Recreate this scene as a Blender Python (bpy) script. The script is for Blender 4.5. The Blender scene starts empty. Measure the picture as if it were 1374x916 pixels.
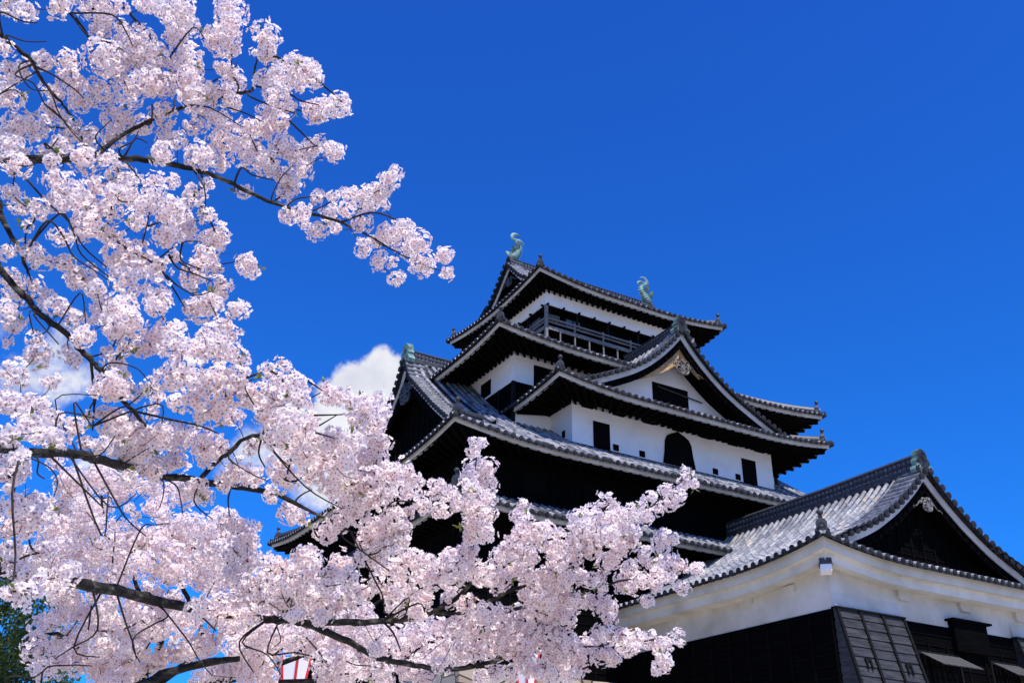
import bpy, bmesh, math, random
import numpy as np
from mathutils import Vector, Matrix

random.seed(7)
rng = np.random.default_rng(11)
SC = bpy.context.scene
COL = SC.collection
R_ = math.radians

# ------------------------------------------------------------------ camera
W_, H_ = 1374.0, 916.0
CAM = np.array([-29.375, -41.805, -4.841])
YAW, PITCH, ROLL, FPX = R_(59.6022), R_(27.0792), R_(0.8724), 1319.81
F_ = np.array([math.cos(YAW)*math.cos(PITCH), math.sin(YAW)*math.cos(PITCH), math.sin(PITCH)])
Rt_ = np.array([math.sin(YAW), -math.cos(YAW), 0.0])
Up_ = np.cross(Rt_, F_)
CR = Rt_*math.cos(ROLL) + Up_*math.sin(ROLL)
CU = -Rt_*math.sin(ROLL) + Up_*math.cos(ROLL)
cd = bpy.data.cameras.new('camera')
cam = bpy.data.objects.new('camera', cd)
COL.objects.link(cam)
cd.sensor_fit = 'HORIZONTAL'
cd.sensor_width = 36.0
cd.lens = 36.0*FPX/W_
cd.clip_start = 0.05
cd.clip_end = 6000
M = Matrix(((CR[0], CU[0], -F_[0], CAM[0]), (CR[1], CU[1], -F_[1], CAM[1]), (CR[2], CU[2], -F_[2], CAM[2]), (0, 0, 0, 1)))
cam.matrix_world = M
SC.camera = cam

def pxdir(x, y):
    d = F_ + CR*((x-W_/2)/FPX) - CU*((y-H_/2)/FPX)
    return d
def at(x, y, dist):
    """point of the place seen at photo pixel x,y, dist metres along the view axis"""
    return CAM + pxdir(x, y)*dist

# ------------------------------------------------------------------ light
SUN_EL, SUN_AZ = R_(60), R_(-95)          # azimuth measured from +X, counter-clockwise
sunvec = Vector((math.cos(SUN_AZ)*math.cos(SUN_EL), math.sin(SUN_AZ)*math.cos(SUN_EL), math.sin(SUN_EL)))
sd = bpy.data.lights.new('sun', 'SUN')
sd.energy = 4.9
sd.angle = R_(0.53)
sd.color = (1.0, 0.955, 0.89)
so = bpy.data.objects.new('sun', sd)
COL.objects.link(so)
so.rotation_euler = sunvec.to_track_quat('Z', 'Y').to_euler()
so.location = (0, 0, 60)

wd = bpy.data.worlds.new('World')
SC.world = wd
wd.use_nodes = True
nt = wd.node_tree
for n in list(nt.nodes):
    nt.nodes.remove(n)
def N(tree, typ, **kw):
    n = tree.nodes.new(typ)
    for k, v in kw.items():
        if k == 'inp':
            for kk, vv in v.items():
                n.inputs[kk].default_value = vv
        else:
            setattr(n, k, v)
    return n
def L(tree, a, ao, b, bi):
    tree.links.new(a.outputs[ao], b.inputs[bi])
sky = N(nt, 'ShaderNodeTexSky', sky_type='NISHITA', sun_disc=False, sun_elevation=SUN_EL,
        sun_rotation=math.pi/2 - SUN_AZ, altitude=0, air_density=1.0, dust_density=0.35, ozone_density=3.0)
hsv = N(nt, 'ShaderNodeMix', data_type='RGBA', blend_type='MULTIPLY')
hsv.inputs[0].default_value = 1.0
tcs = N(nt, 'ShaderNodeTexCoord')
sxy = N(nt, 'ShaderNodeSeparateXYZ')
L(nt, tcs, 'Generated', sxy, 0)
zmr = N(nt, 'ShaderNodeMapRange')
zmr.inputs['From Min'].default_value = .30
zmr.inputs['From Max'].default_value = .80
L(nt, sxy, 'Z', zmr, 'Value')
ztint = ramp_w = N(nt, 'ShaderNodeValToRGB')
ztint.color_ramp.elements[0].color = (.085, .56, 1.36, 1)
ztint.color_ramp.elements[1].color = (.115, .485, 1.44, 1)
L(nt, zmr, 0, ztint, 'Fac')
L(nt, ztint, 'Color', hsv, 7)
L(nt, sky, 0, hsv, 6)
# cumulus: soft puffs placed by compass direction, edges broken by noise
tc = N(nt, 'ShaderNodeTexCoord')
nz = N(nt, 'ShaderNodeTexNoise', inp={'Scale': 26.0, 'Detail': 7.0, 'Roughness': 0.62})
L(nt, tc, 'Generated', nz, 'Vector')
nsub = N(nt, 'ShaderNodeVectorMath', operation='SUBTRACT')
nsub.inputs[1].default_value = (0.5, 0.5, 0.5)
L(nt, nz, 'Color', nsub, 0)
nsc = N(nt, 'ShaderNodeVectorMath', operation='SCALE')
nsc.inputs['Scale'].default_value = 0.03
L(nt, nsub, 0, nsc, 0)
nadd = N(nt, 'ShaderNodeVectorMath', operation='ADD')
L(nt, tc, 'Generated', nadd, 0)
L(nt, nsc, 0, nadd, 1)
PUFFS = [  # photo pixel, angular radius in px, strength
    (512, 497, 34, 1), (540, 520, 44, 1), (478, 516, 34, 1), (452, 540, 36, 1), (505, 550, 60, 1), (430, 580, 46, .9),
    (555, 590, 80, 1), (480, 610, 80, .9), (400, 600, 55, .75), (345, 605, 50, .66), (440, 640, 70, .75), (310, 630, 40, .58),
    (72, 480, 50, .68), (98, 515, 46, .66), (30, 500, 46, .6), (10, 440, 36, .55), (115, 625, 40, .58), (60, 560, 40, .5)]
acc = None
for (px, py, rr, st) in PUFFS:
    d = pxdir(px, py)
    d = d/np.linalg.norm(d)
    dist = N(nt, 'ShaderNodeVectorMath', operation='DISTANCE')
    dist.inputs[1].default_value = tuple(d)
    L(nt, nadd, 0, dist, 0)
    mr = N(nt, 'ShaderNodeMapRange', interpolation_type='SMOOTHSTEP')
    mr.inputs['From Min'].default_value = rr/FPX*1.9
    mr.inputs['From Max'].default_value = rr/FPX*0.1
    mr.inputs['To Max'].default_value = st
    L(nt, dist, 'Value', mr, 'Value')
    if acc is None:
        acc = mr
    else:
        mx = N(nt, 'ShaderNodeMath', operation='MAXIMUM')
        L(nt, acc, 0, mx, 0)
        L(nt, mr, 0, mx, 1)
        acc = mx
nz3 = N(nt, 'ShaderNodeTexNoise', inp={'Scale': 20.0, 'Detail': 9.0, 'Roughness': 0.66})
L(nt, tc, 'Generated', nz3, 'Vector')
m3 = N(nt, 'ShaderNodeMath', operation='MULTIPLY_ADD')
m3.inputs[1].default_value = 0.85
m3.inputs[2].default_value = -0.425
L(nt, nz3, 'Fac', m3, 0)
m4 = N(nt, 'ShaderNodeMath', operation='ADD')
L(nt, acc, 0, m4, 0)
L(nt, m3, 0, m4, 1)
acc = N(nt, 'ShaderNodeMapRange', interpolation_type='SMOOTHSTEP')
acc.inputs['From Min'].default_value = 0.44
acc.inputs['From Max'].default_value = 0.74
L(nt, m4, 0, acc, 'Value')
nz2 = N(nt, 'ShaderNodeTexNoise', inp={'Scale': 14.0, 'Detail': 6.0, 'Roughness': 0.6})
L(nt, tc, 'Generated', nz2, 'Vector')
cr = N(nt, 'ShaderNodeValToRGB')
cr.color_ramp.elements[0].position = 0.3
cr.color_ramp.elements[0].color = (4.4, 4.6, 5.4, 1)
cr.color_ramp.elements[1].position = 0.65
cr.color_ramp.elements[1].color = (6.3, 6.3, 6.6, 1)
L(nt, nz2, 'Fac', cr, 'Fac')
mixc = N(nt, 'ShaderNodeMix', data_type='RGBA')
L(nt, acc, 0, mixc, 0)
L(nt, hsv, 2, mixc, 6)
L(nt, cr, 'Color', mixc, 7)
bg = N(nt, 'ShaderNodeBackground', inp={'Strength': 0.122})
L(nt, mixc, 2, bg, 'Color')
wo = N(nt, 'ShaderNodeOutputWorld')
L(nt, bg, 0, wo, 0)

SC.view_settings.view_transform = 'Standard'
SC.view_settings.look = 'None'
SC.view_settings.exposure = 0.3
SC.view_settings.gamma = 1.0
SC.view_settings.use_curve_mapping = False
SC.cycles.max_bounces = 10
SC.cycles.transmission_bounces = 8
SC.cycles.diffuse_bounces = 8
SC.cycles.transparent_max_bounces = 8

# ------------------------------------------------------------------ materials
def newmat(name):
    m = bpy.data.materials.new(name)
    m.use_nodes = True
    t = m.node_tree
    b = t.nodes['Principled BSDF']
    return m, t, b
def ramp(t, stops):
    r = t.nodes.new('ShaderNodeValToRGB')
    e = r.color_ramp.elements
    e[0].position, e[0].color = stops[0][0], (*stops[0][1], 1)
    e[1].position, e[1].color = stops[-1][0], (*stops[-1][1], 1)
    for p, c in stops[1:-1]:
        k = e.new(p)
        k.color = (*c, 1)
    return r
def noise_mat(name, stops, scale=4.0, detail=6.0, rough=0.7, bump=0.0, bscale=None, stretch=None, spec=0.5, coord='Object'):
    m, t, b = newmat(name)
    tcn = N(t, 'ShaderNodeTexCoord')
    src = (tcn, coord)
    if stretch:
        mp = N(t, 'ShaderNodeMapping')
        mp.inputs['Scale'].default_value = stretch
        L(t, tcn, coord, mp, 0)
        src = (mp, 0)
    n = N(t, 'ShaderNodeTexNoise', inp={'Scale': scale, 'Detail': detail, 'Roughness': 0.6})
    L(t, src[0], src[1], n, 'Vector')
    r = ramp(t, stops)
    L(t, n, 'Fac', r, 'Fac')
    L(t, r, 'Color', b, 'Base Color')
    b.inputs['Roughness'].default_value = rough
    b.inputs['Specular IOR Level'].default_value = spec
    if bump:
        n2 = N(t, 'ShaderNodeTexNoise', inp={'Scale': bscale or scale*4, 'Detail': 5.0})
        L(t, src[0], src[1], n2, 'Vector')
        bp = N(t, 'ShaderNodeBump', inp={'Strength': bump, 'Distance': 0.03})
        L(t, n2, 'Fac', bp, 'Height')
        L(t, bp, 0, b, 'Normal')
    return m
def tile_mat(name, lo, hi, warm):
    m, t, b = newmat(name)
    uv = N(t, 'ShaderNodeUVMap', uv_map='tile')
    wn = N(t, 'ShaderNodeTexWhiteNoise', noise_dimensions='2D')
    L(t, uv, 0, wn, 'Vector')
    r = ramp(t, [(0, lo), (0.35, tuple(l+(h-l)*.45 for l, h in zip(lo, hi))), (0.8, hi), (0.93, warm), (1, tuple(h*1.2 for h in hi))])
    L(t, wn, 'Value', r, 'Fac')
    tcn = N(t, 'ShaderNodeTexCoord')
    n = N(t, 'ShaderNodeTexNoise', inp={'Scale': 0.55, 'Detail': 7.0, 'Roughness': 0.65})
    L(t, tcn, 'Object', n, 'Vector')
    r2 = ramp(t, [(0.3, (.5, .53, .6)), (0.55, (1.0, 1.0, 1.0)), (0.72, (1.2, 1.16, 1.08))])
    L(t, n, 'Fac', r2, 'Fac')
    mx = N(t, 'ShaderNodeMix', data_type='RGBA', blend_type='MULTIPLY')
    mx.inputs[0].default_value = 1.0
    L(t, r, 'Color', mx, 6)
    L(t, r2, 'Color', mx, 7)
    n3 = N(t, 'ShaderNodeTexNoise', inp={'Scale': 9.0, 'Detail': 4.0})
    L(t, tcn, 'Object', n3, 'Vector')
    r3 = ramp(t, [(0.35, (.7, .7, .7)), (0.65, (1.15, 1.15, 1.15))])
    L(t, n3, 'Fac', r3, 'Fac')
    mx2 = N(t, 'ShaderNodeMix', data_type='RGBA', blend_type='MULTIPLY')
    mx2.inputs[0].default_value = 1.0
    L(t, mx, 2, mx2, 6)
    L(t, r3, 'Color', mx2, 7)
    L(t, mx2, 2, b, 'Base Color')
    b.inputs['Roughness'].default_value = 0.38
    bp = N(t, 'ShaderNodeBump', inp={'Strength': 0.25, 'Distance': 0.01})
    L(t, n3, 'Fac', bp, 'Height')
    L(t, bp, 0, b, 'Normal')
    return m
def board_mat(name, c0, c1, rough=0.65, spec=0.3, grain=(1, 1, 14)):
    return noise_mat(name, [(0.3, c0), (0.7, c1)], scale=1.6, detail=8, rough=rough, bump=0.35, bscale=7, stretch=grain, spec=spec)
MT = {}
MT['tile'] = tile_mat('grey_roof_tile', (.03, .031, .037), (.38, .38, .41), (.44, .40, .35))  # cover tiles paler: sun caught on the row tops is in the colour
MT['pan'] = tile_mat('gap_shade_pan_tile', (.008, .008, .010), (.04, .04, .046), (.045, .04, .035))  # pans darkened: the shade between cover rows is put into their colour
MT['pan_pale'] = tile_mat('weathered_gap_shade_pan_tile', (.02, .02, .023), (.10, .095, .092), (.11, .085, .06))  # weathered pans, also darkened for the shade between cover rows
MT['tile_pale'] = tile_mat('weathered_pale_tile', (.17, .17, .185), (.46, .45, .445), (.50, .41, .31))
MT['tile_dark'] = noise_mat('dark_ridge_tile', [(0.3, (.012, .0125, .015)), (0.75, (.06, .06, .07))], scale=6, rough=0.5, bump=0.3, bscale=20)
MT['verge'] = noise_mat('grey_verge_tile', [(0.3, (.06, .062, .07)), (0.75, (.30, .30, .32))], scale=5, rough=0.45, bump=0.3, bscale=20)
MT['tile_edge'] = noise_mat('shade_dark_end_tile', [(0.3, (.007, .0075, .009)), (0.75, (.042, .043, .05))], scale=5, rough=0.65, bump=0.3, bscale=20, spec=.15)  # end faces darker than the sunlit covers, shade held in the colour
MT['plaster'] = noise_mat('white_plaster', [(0.25, (.70, .70, .69)), (0.5, (.80, .80, .80)), (0.75, (.84, .84, .84))], scale=0.9, detail=9, rough=0.85, bump=0.12, bscale=12, spec=0.2)
MT['plaster_stained'] = noise_mat('stained_plaster', [(0.28, (.36, .33, .25)), (0.5, (.52, .49, .42)), (0.72, (.66, .63, .58))], scale=0.55, detail=9, rough=0.85, bump=0.12, bscale=12, spec=0.2)
MT['cornice_plaster'] = noise_mat('weathered_cornice_plaster', [(0.28, (.44, .42, .35)), (0.5, (.60, .58, .51)), (0.75, (.72, .70, .66))], scale=.8, detail=9, rough=.85, bump=.12, bscale=12, spec=.2)
MT['fascia'] = noise_mat('weathered_plaster_fascia', [(0.3, (.42, .41, .385)), (0.7, (.70, .69, .66))], scale=1.2, detail=8, rough=0.85, bump=0.15, bscale=16, spec=0.2)
MT['black_wood'] = board_mat('black_stained_wood', (.0012, .0012, .0014), (.004, .004, .0045), rough=0.95, spec=0.015)
MT['soffit'] = board_mat('dark_eave_wood', (.002, .0018, .0016), (.006, .005, .0045), rough=0.9, spec=0.03)
MT['dark_grey_wood'] = board_mat('weathered_dark_board', (.008, .008, .0085), (.06, .058, .06), rough=0.6, spec=0.3, grain=(1, 1, 9))
MT['batten'] = board_mat('dark_batten_wood', (.003, .003, .0033), (.012, .0115, .012), rough=0.75, spec=0.12)
MT['rail_wood'] = board_mat('grey_railing_wood', (.07, .066, .06), (.30, .28, .255), rough=0.7, spec=0.2)
MT['tan_wood'] = noise_mat('bare_tan_wood', [(0.3, (.26, .14, .05)), (0.7, (.62, .40, .19))], scale=3, rough=0.7, bump=0.2, stretch=(1, 1, 6))
MT['copper'] = noise_mat('green_copper_patina', [(0.3, (.03, .06, .05)), (0.5, (.10, .20, .165)), (0.75, (.25, .38, .335))], scale=3.0, rough=0.6, bump=0.3, bscale=9)
MT['shutter'] = noise_mat('bleached_shutter_wood', [(0.3, (.025, .023, .022)), (0.7, (.105, .10, .094))], scale=2, rough=0.7, bump=0.3, stretch=(9, 1, 1))
MT['iron'] = noise_mat('pale_carved_wood', [(0.35, (.05, .042, .035)), (0.7, (.32, .30, .28))], scale=9, rough=0.6)
MT['pend'] = noise_mat('brown_carved_wood', [(0.35, (.03, .022, .015)), (0.6, (.16, .13, .10)), (0.75, (.34, .29, .22))], scale=8, rough=.6)
MT['dark_carve'] = noise_mat('dark_carved_wood', [(0.3, (.012, .014, .018)), (0.7, (.06, .065, .08))], scale=6, rough=0.6)
m, t, b = newmat('dark_opening')
b.inputs['Base Color'].default_value = (.003, .003, .0035, 1)
b.inputs['Roughness'].default_value = 0.9
b.inputs['Specular IOR Level'].default_value = 0.05
MT['void'] = m
m, t, b = newmat('sky_tinted_window_glass')
b.inputs['Base Color'].default_value = (.10, .14, .20, 1)  # blue base colour stands for sky mirrored in and seen through the panes
b.inputs['Roughness'].default_value = 0.12
MT['glass'] = m

# ------------------------------------------------------------------ mesh helpers
class MB:
    def __init__(self):
        self.v, self.f, self.m, self.uv = [], [], [], []
    def poly(self, pts, mi=0, uv=(0, 0)):
        b0 = len(self.v)
        self.v.extend([tuple(p) for p in pts])
        self.f.append(tuple(range(b0, b0+len(pts))))
        self.m.append(mi)
        self.uv.append(uv)
    def strip(self, rings, mi=0, uv=(0, 0), closed=False, caps=False, uvs=None):
        """loft between successive point rings"""
        b0 = len(self.v)
        n = len(rings[0])
        for r in rings:
            self.v.extend([tuple(p) for p in r])
        k = n if closed else n-1
        for i in range(len(rings)-1):
            for j in range(k):
                j2 = (j+1) % n
                self.f.append((b0+i*n+j, b0+i*n+j2, b0+(i+1)*n+j2, b0+(i+1)*n+j))
                self.m.append(mi)
                self.uv.append(uvs[i] if uvs else uv)
        if caps:
            for i in (0, len(rings)-1):
                self.f.append(tuple(b0+i*n+j for j in range(n)))
                self.m.append(mi)
                self.uv.append(uv)
    def box(self, x0, y0, z0, x1, y1, z1, mi=0, uv=(0, 0)):
        b0 = len(self.v)
        for z in (z0, z1):
            for (x, y) in ((x0, y0), (x1, y0), (x1, y1), (x0, y1)):
                self.v.append((x, y, z))
        for q in ((0, 1, 2, 3), (4, 5, 6, 7), (0, 1, 5, 4), (1, 2, 6, 5), (2, 3, 7, 6), (3, 0, 4, 7)):
            self.f.append(tuple(b0+i for i in q))
            self.m.append(mi)
            self.uv.append(uv)
    def obox(self, o, a, b, c, mi=0):
        """box from corner o along vectors a, b, c"""
        o, a, b, c = map(np.asarray, (o, a, b, c))
        b0 = len(self.v)
        for z in (0, 1):
            for (x, y) in ((0, 0), (1, 0), (1, 1), (0, 1)):
                self.v.append(tuple(o+a*x+b*y+c*z))
        for q in ((0, 1, 2, 3), (4, 5, 6, 7), (0, 1, 5, 4), (1, 2, 6, 5), (2, 3, 7, 6), (3, 0, 4, 7)):
            self.f.append(tuple(b0+i for i in q))
            self.m.append(mi)
            self.uv.append((0, 0))
    def cyl(self, p0, p1, r0, r1=None, n=8, mi=0, caps=True, uv=(0, 0)):
        p0, p1 = np.asarray(p0, float), np.asarray(p1, float)
        r1 = r0 if r1 is None else r1
        d = p1-p0
        d = d/np.linalg.norm(d)
        a = np.cross(d, (0, 0, 1) if abs(d[2]) < .9 else (1, 0, 0))
        a /= np.linalg.norm(a)
        bb = np.cross(d, a)
        cs = [(math.cos(2*math.pi*k/n), math.sin(2*math.pi*k/n)) for k in range(n)]
        self.strip([[p0+(a*c+bb*s)*r0 for c, s in cs], [p1+(a*c+bb*s)*r1 for c, s in cs]], mi, uv, True, caps)
    def tube(self, pts, rad, n=6, mi=0, caps=True):
        pts = [np.asarray(p, float) for p in pts]
        rings = []
        a = None
        for i, p in enumerate(pts):
            d = pts[min(i+1, len(pts)-1)]-pts[max(i-1, 0)]
            d = d/(np.linalg.norm(d)+1e-12)
            if a is None:
                a = np.cross(d, (0, 0, 1) if abs(d[2]) < .9 else (1, 0, 0))
            a = a-d*(a@d)
            a /= np.linalg.norm(a)+1e-12
            bb = np.cross(d, a)
            r = rad[i] if hasattr(rad, '__len__') else rad
            rings.append([p+(a*math.cos(2*math.pi*k/n)+bb*math.sin(2*math.pi*k/n))*r for k in range(n)])
        self.strip(rings, mi, (0, 0), True, caps)
    def sweep(self, path, prof, mi=0, caps=True, uv=(0, 0), lat=None):
        """prof: list of (lateral, up) swept along path; lateral stays horizontal"""
        path = [np.asarray(p, float) for p in path]
        rings = []
        for i, p in enumerate(path):
            d = path[min(i+1, len(path)-1)]-path[max(i-1, 0)]
            l = np.array([-d[1], d[0], 0.0]) if lat is None else np.asarray(lat, float)
            l = l/(np.linalg.norm(l)+1e-12)
            u = np.cross(d, l)
            u = u/(np.linalg.norm(u)+1e-12)
            if u[2] < 0:
                u = -u
            rings.append([p+l*a+u*h for a, h in prof])
        self.strip(rings, mi, uv, True, caps)
    def build(self, name, mats, parent=None, label=None, smooth=False):
        me = bpy.data.meshes.new(name)
        v = np.asarray(self.v, dtype=np.float32)
        off = np.zeros(3, np.float32)
        me.from_pydata([tuple(p) for p in v.tolist()], [], self.f)
        for mm in (mats if isinstance(mats, (list, tuple)) else [mats]):
            me.materials.append(MT[mm] if isinstance(mm, str) else mm)
        me.polygons.foreach_set('material_index', np.asarray(self.m, np.int32))
        if any(u != (0, 0) for u in self.uv):
            ul = me.uv_layers.new(name='tile')
            cnt = [len(f) for f in self.f]
            arr = np.repeat(np.asarray(self.uv, np.float32), cnt, axis=0)
            ul.data.foreach_set('uv', arr.ravel())
        if smooth:
            me.polygons.foreach_set('use_smooth', np.ones(len(self.f), bool))
        me.validate()
        bm = bmesh.new()
        bm.from_mesh(me)
        bmesh.ops.recalc_face_normals(bm, faces=bm.faces)
        bm.to_mesh(me)
        bm.free()
        me.update()
        o = bpy.data.objects.new(name, me)
        COL.objects.link(o)
        if parent is not None:
            o.parent = parent
            o.matrix_parent_inverse = PINV(parent)
        if label:
            o['label'] = label
        return o
def PINV(parent):
    return Matrix.Translation(-parent.location) if parent.parent is None else Matrix.Identity(4)
def thing(name, label, cat, loc=(0, 0, 0), group=None):
    o = bpy.data.objects.new(name, None)
    COL.objects.link(o)
    o.empty_display_size = 0.3
    o.location = loc
    o['label'] = label
    o['category'] = cat
    if group:
        o['group'] = group
    return o
def tag(o, label, cat, group=None, kind=None):
    o['label'] = label
    o['category'] = cat
    if group:
        o['group'] = group
    if kind:
        o['kind'] = kind
    return o
def interp(tab, x):
    xs = [a for a, _ in tab]
    ys = [b for _, b in tab]
    n = len(xs)
    if x <= xs[0]:
        return ys[0]+(x-xs[0])*(ys[1]-ys[0])/(xs[1]-xs[0])
    if x >= xs[-1]:
        return ys[-1]+(x-xs[-1])*(ys[-1]-ys[-2])/(xs[-1]-xs[-2])
    i = max(k for k in range(n) if xs[k] <= x)
    i = min(i, n-2)
    def sl(k):
        if k == 0:
            return (ys[1]-ys[0])/(xs[1]-xs[0])
        if k == n-1:
            return (ys[-1]-ys[-2])/(xs[-1]-xs[-2])
        return (ys[k+1]-ys[k-1])/(xs[k+1]-xs[k-1])
    h = xs[i+1]-xs[i]
    u = (x-xs[i])/h
    return (ys[i]*(1+2*u)*(1-u)**2 + sl(i)*h*u*(1-u)**2 + ys[i+1]*u*u*(3-2*u) + sl(i+1)*h*u*u*(u-1))
def sstep(x):
    x = min(1.0, max(0.0, x))
    return x*x*(3-2*x)

# ------------------------------------------------------------------ tiled roofs
PITCH_T, TLEN = 0.36, 0.30
class Roof:
    """One tiled roof: sides with rows of round cover tiles, fascia, eave underside, hip ridges."""
    rowid = 0
    def __init__(self, parent, label, zs, prof, lift, Q, tile='tile', drop=None, zf=0.27, fascia_h=0.21, oh=0.18):
        self.zs, self.prof, self.lift, self.Q, self.drop = zs, prof, lift, Q, drop
        self.zf, self.fh = zf, fascia_h
        self.oh = oh
        self.tiles = MB()
        self.edge = MB()
        self.fas = MB()
        self.sof = MB()
        self.raf = MB()
        self.ridges = []
        self.parent, self.tile, self.label = parent, tile, label
        self.orn = []
    def Z(self, t, q):
        l = self.lift*max(0, 1-q/self.Q)**2*max(0, 1-max(t, 0)/self.Q) if q is not None else 0
        return self.zs+interp(self.prof, t)+l
    def side(self, P0, P1, n, D, Da, c0=True, c1=True, tmax=None, ov=1.1, soffit_dz=0.12, rafters=True, fs0=0.0, fs1=None, eave_rows=True, raf_step=0.5, gap=None):
        P0, P1, n = np.array((*P0, 0), float), np.array((*P1, 0), float), np.array((*n, 0), float)
        Ls = np.linalg.norm(P1-P0)
        dr = (P1-P0)/Ls
        fs1 = Ls if fs1 is None else fs1
        def q(s):
            v = []
            if c0: v.append(s/Da)
            if c1: v.append((Ls-s)/Da)
            return max(0, min(v)) if v else 9.0
        def tm(s):
            v = [tmax(s)] if tmax else [1.0]
            if tmax is None:
                if c0: v.append(s/Da)
                if c1: v.append((Ls-s)/Da)
            return max(0.0, min(v))
        def pt(s, t, dz=0.0):
            p = P0+dr*s+n*(D*t)
            z = self.Z(t, q(s))+dz
            if self.drop:
                z -= self.drop(p[0], p[1], t)
            return np.array([p[0], p[1], z])
        nrow = int(round(Ls/PITCH_T))
        pit = Ls/nrow
        r0 = 0.098
        angs = [math.pi*k/5 for k in range(6)]
        T0 = -self.oh/D
        for i in range(nrow+1):
            s = i*pit
            if i == 0: s = -0.06 if c0 else 0.09
            if i == nrow: s = Ls+0.06 if c1 else Ls-0.09
            Roof.rowid += 1
            te = tm(s)
            T0 = -self.oh/D
            ingap = gap is not None and gap[0] < s < gap[1]
            if ingap: T0 = gap[2]
            if te-T0 <= 0.02/D:
                continue
            nt_ = max(1, int(round((te-T0)*D/TLEN)))
            # cover tiles
            rings, uvs = [], []
            for k in range(nt_):
                ta, tb = T0+(te-T0)*k/nt_, T0+(te-T0)*(k+1)/nt_
                jit = rng.uniform(-.006, .006)
                for t, rr in ((ta, r0*1.13), (tb, r0*0.97)):
                    c = pt(s, t, 0.02+jit)
                    rings.append([c+dr*(math.cos(a)*rr)+np.array([0, 0, math.sin(a)*rr*1.05]) for a in angs])
                uvs += [(Roof.rowid+.5, k+.5)]*2
            self.tiles.strip(rings, 0, uvs=uvs[:-1]+[uvs[-1]])
            # end disc
            if not ingap:
                c = pt(s, T0, 0.03)
                self.edge.cyl(c-n*0.035, c+n*0.05, 0.105, n=10, mi=0)
                self.edge.cyl(c-n*0.05, c-n*0.03, 0.062, n=8, mi=0)
            # pan tiles between this row and the next
            if i < nrow:
                s2 = (i+1)*pit if i+1 < nrow else (Ls+0.06 if c1 else Ls-0.09)
                te2 = max(te, tm(s2)) if False else min(te, tm(s2)) + abs(te-tm(s2))*0.5
                sm = (s+s2)/2
                te2 = max(0, te2)
                nt2 = max(1, int(round((te2-T0)*D/TLEN)))
                rings, uvs = [], []
                for k in range(nt2):
                    ta, tb = T0+(te2-T0)*k/nt2, T0+(te2-T0)*(k+1)/nt2
                    for t, dz in ((ta, 0.035), (tb, 0.0)):
                        rings.append([pt(s, t, dz), pt(sm, t, dz-0.025), pt(s2, t, dz)])
                    uvs += [(Roof.rowid+.5, k+1000.5)]*2
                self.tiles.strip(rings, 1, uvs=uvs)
                # drooping eave tile face
                if ingap: continue
                a, b2, c2 = pt(s, T0, 0.03), pt(sm, T0, 0.0), pt(s2, T0, 0.03)
                dn = np.array([0, 0, -0.10])
                self.edge.strip([[a-n*.004, b2-n*.004, c2-n*.004], [a+dn*.6-n*.004, b2+dn-n*.004, c2+dn*.6-n*.004]], 0)
        # fascia (two stepped boards) and underside
        for fs0, fs1 in ([(fs0, fs1)] if gap is None else [(fs0, gap[0]), (gap[1], fs1)]):
            self._eave(P0, dr, n, Ls, c0, c1, fs0, fs1, q, ov, soffit_dz, rafters, raf_step)
        return pt
    def _eave(self, P0, dr, n, Ls, c0, c1, fs0, fs1, q, ov, soffit_dz, rafters, raf_step):
        ns = max(8, int(Ls/0.5))
        def lip(u, o):
            a = fs0+(o if c0 and fs0 == 0 else 0)
            b = fs1-(o if c1 and fs1 == Ls else 0)
            s = a+(b-a)*u
            sq = fs0+(fs1-fs0)*u
            p = P0+dr*s+n*o
            return p, self.Z(0, q(sq))
        rings, rings2, rings3 = [], [], []
        zb = -self.zf
        for k in range(ns+1):
            u = k/ns
            p, z = lip(u, 0.0)
            p2, _ = lip(u, 0.13)
            p3, _ = lip(u, 0.06)
            rings.append([(p[0], p[1], z+zb+self.fh), (p[0], p[1], z+zb), (p2[0], p2[1], z+zb), (p2[0], p2[1], z+zb+self.fh)])
            rings3.append([(p3[0], p3[1], z+zb+self.fh+.003), (p3[0], p3[1], z-.03), (p2[0], p2[1], z-.03), (p2[0], p2[1], z+zb+self.fh+.003)])
            p4, _ = lip(u, 0.03)
            p5, _ = lip(u, ov)
            rings2.append([(p4[0], p4[1], z+zb-0.006), (p5[0], p5[1], self.Z(0, 9.0)+zb+soffit_dz)])
        self.fas.strip(rings, 0, closed=True, caps=True)
        self.edge.strip(rings3, 0, closed=True, caps=True)
        self.sof.strip(rings2, 0)
        if rafters:
            nr = int((fs1-fs0)/raf_step)
            for k in range(nr):
                s = fs0+(k+.5)*(fs1-fs0)/nr
                u = (s-fs0)/(fs1-fs0)
                p, z = lip(u, 0.06)
                p5, _ = lip(u, ov)
                za, zb2 = z+zb-.009, self.Z(0, 9.0)+zb+soffit_dz-.004
                self.raf.strip([[(p[0]-dr[0]*.06, p[1]-dr[1]*.06, za), (p[0]+dr[0]*.06, p[1]+dr[1]*.06, za), (p[0]+dr[0]*.06, p[1]+dr[1]*.06, za-.15), (p[0]-dr[0]*.06, p[1]-dr[1]*.06, za-.15)],
                                [(p5[0]-dr[0]*.06, p5[1]-dr[1]*.06, zb2), (p5[0]+dr[0]*.06, p5[1]+dr[1]*.06, zb2), (p5[0]+dr[0]*.06, p5[1]+dr[1]*.06, zb2-.17), (p5[0]-dr[0]*.06, p5[1]-dr[1]*.06, zb2-.17)]], 0, closed=True, caps=True)
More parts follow.
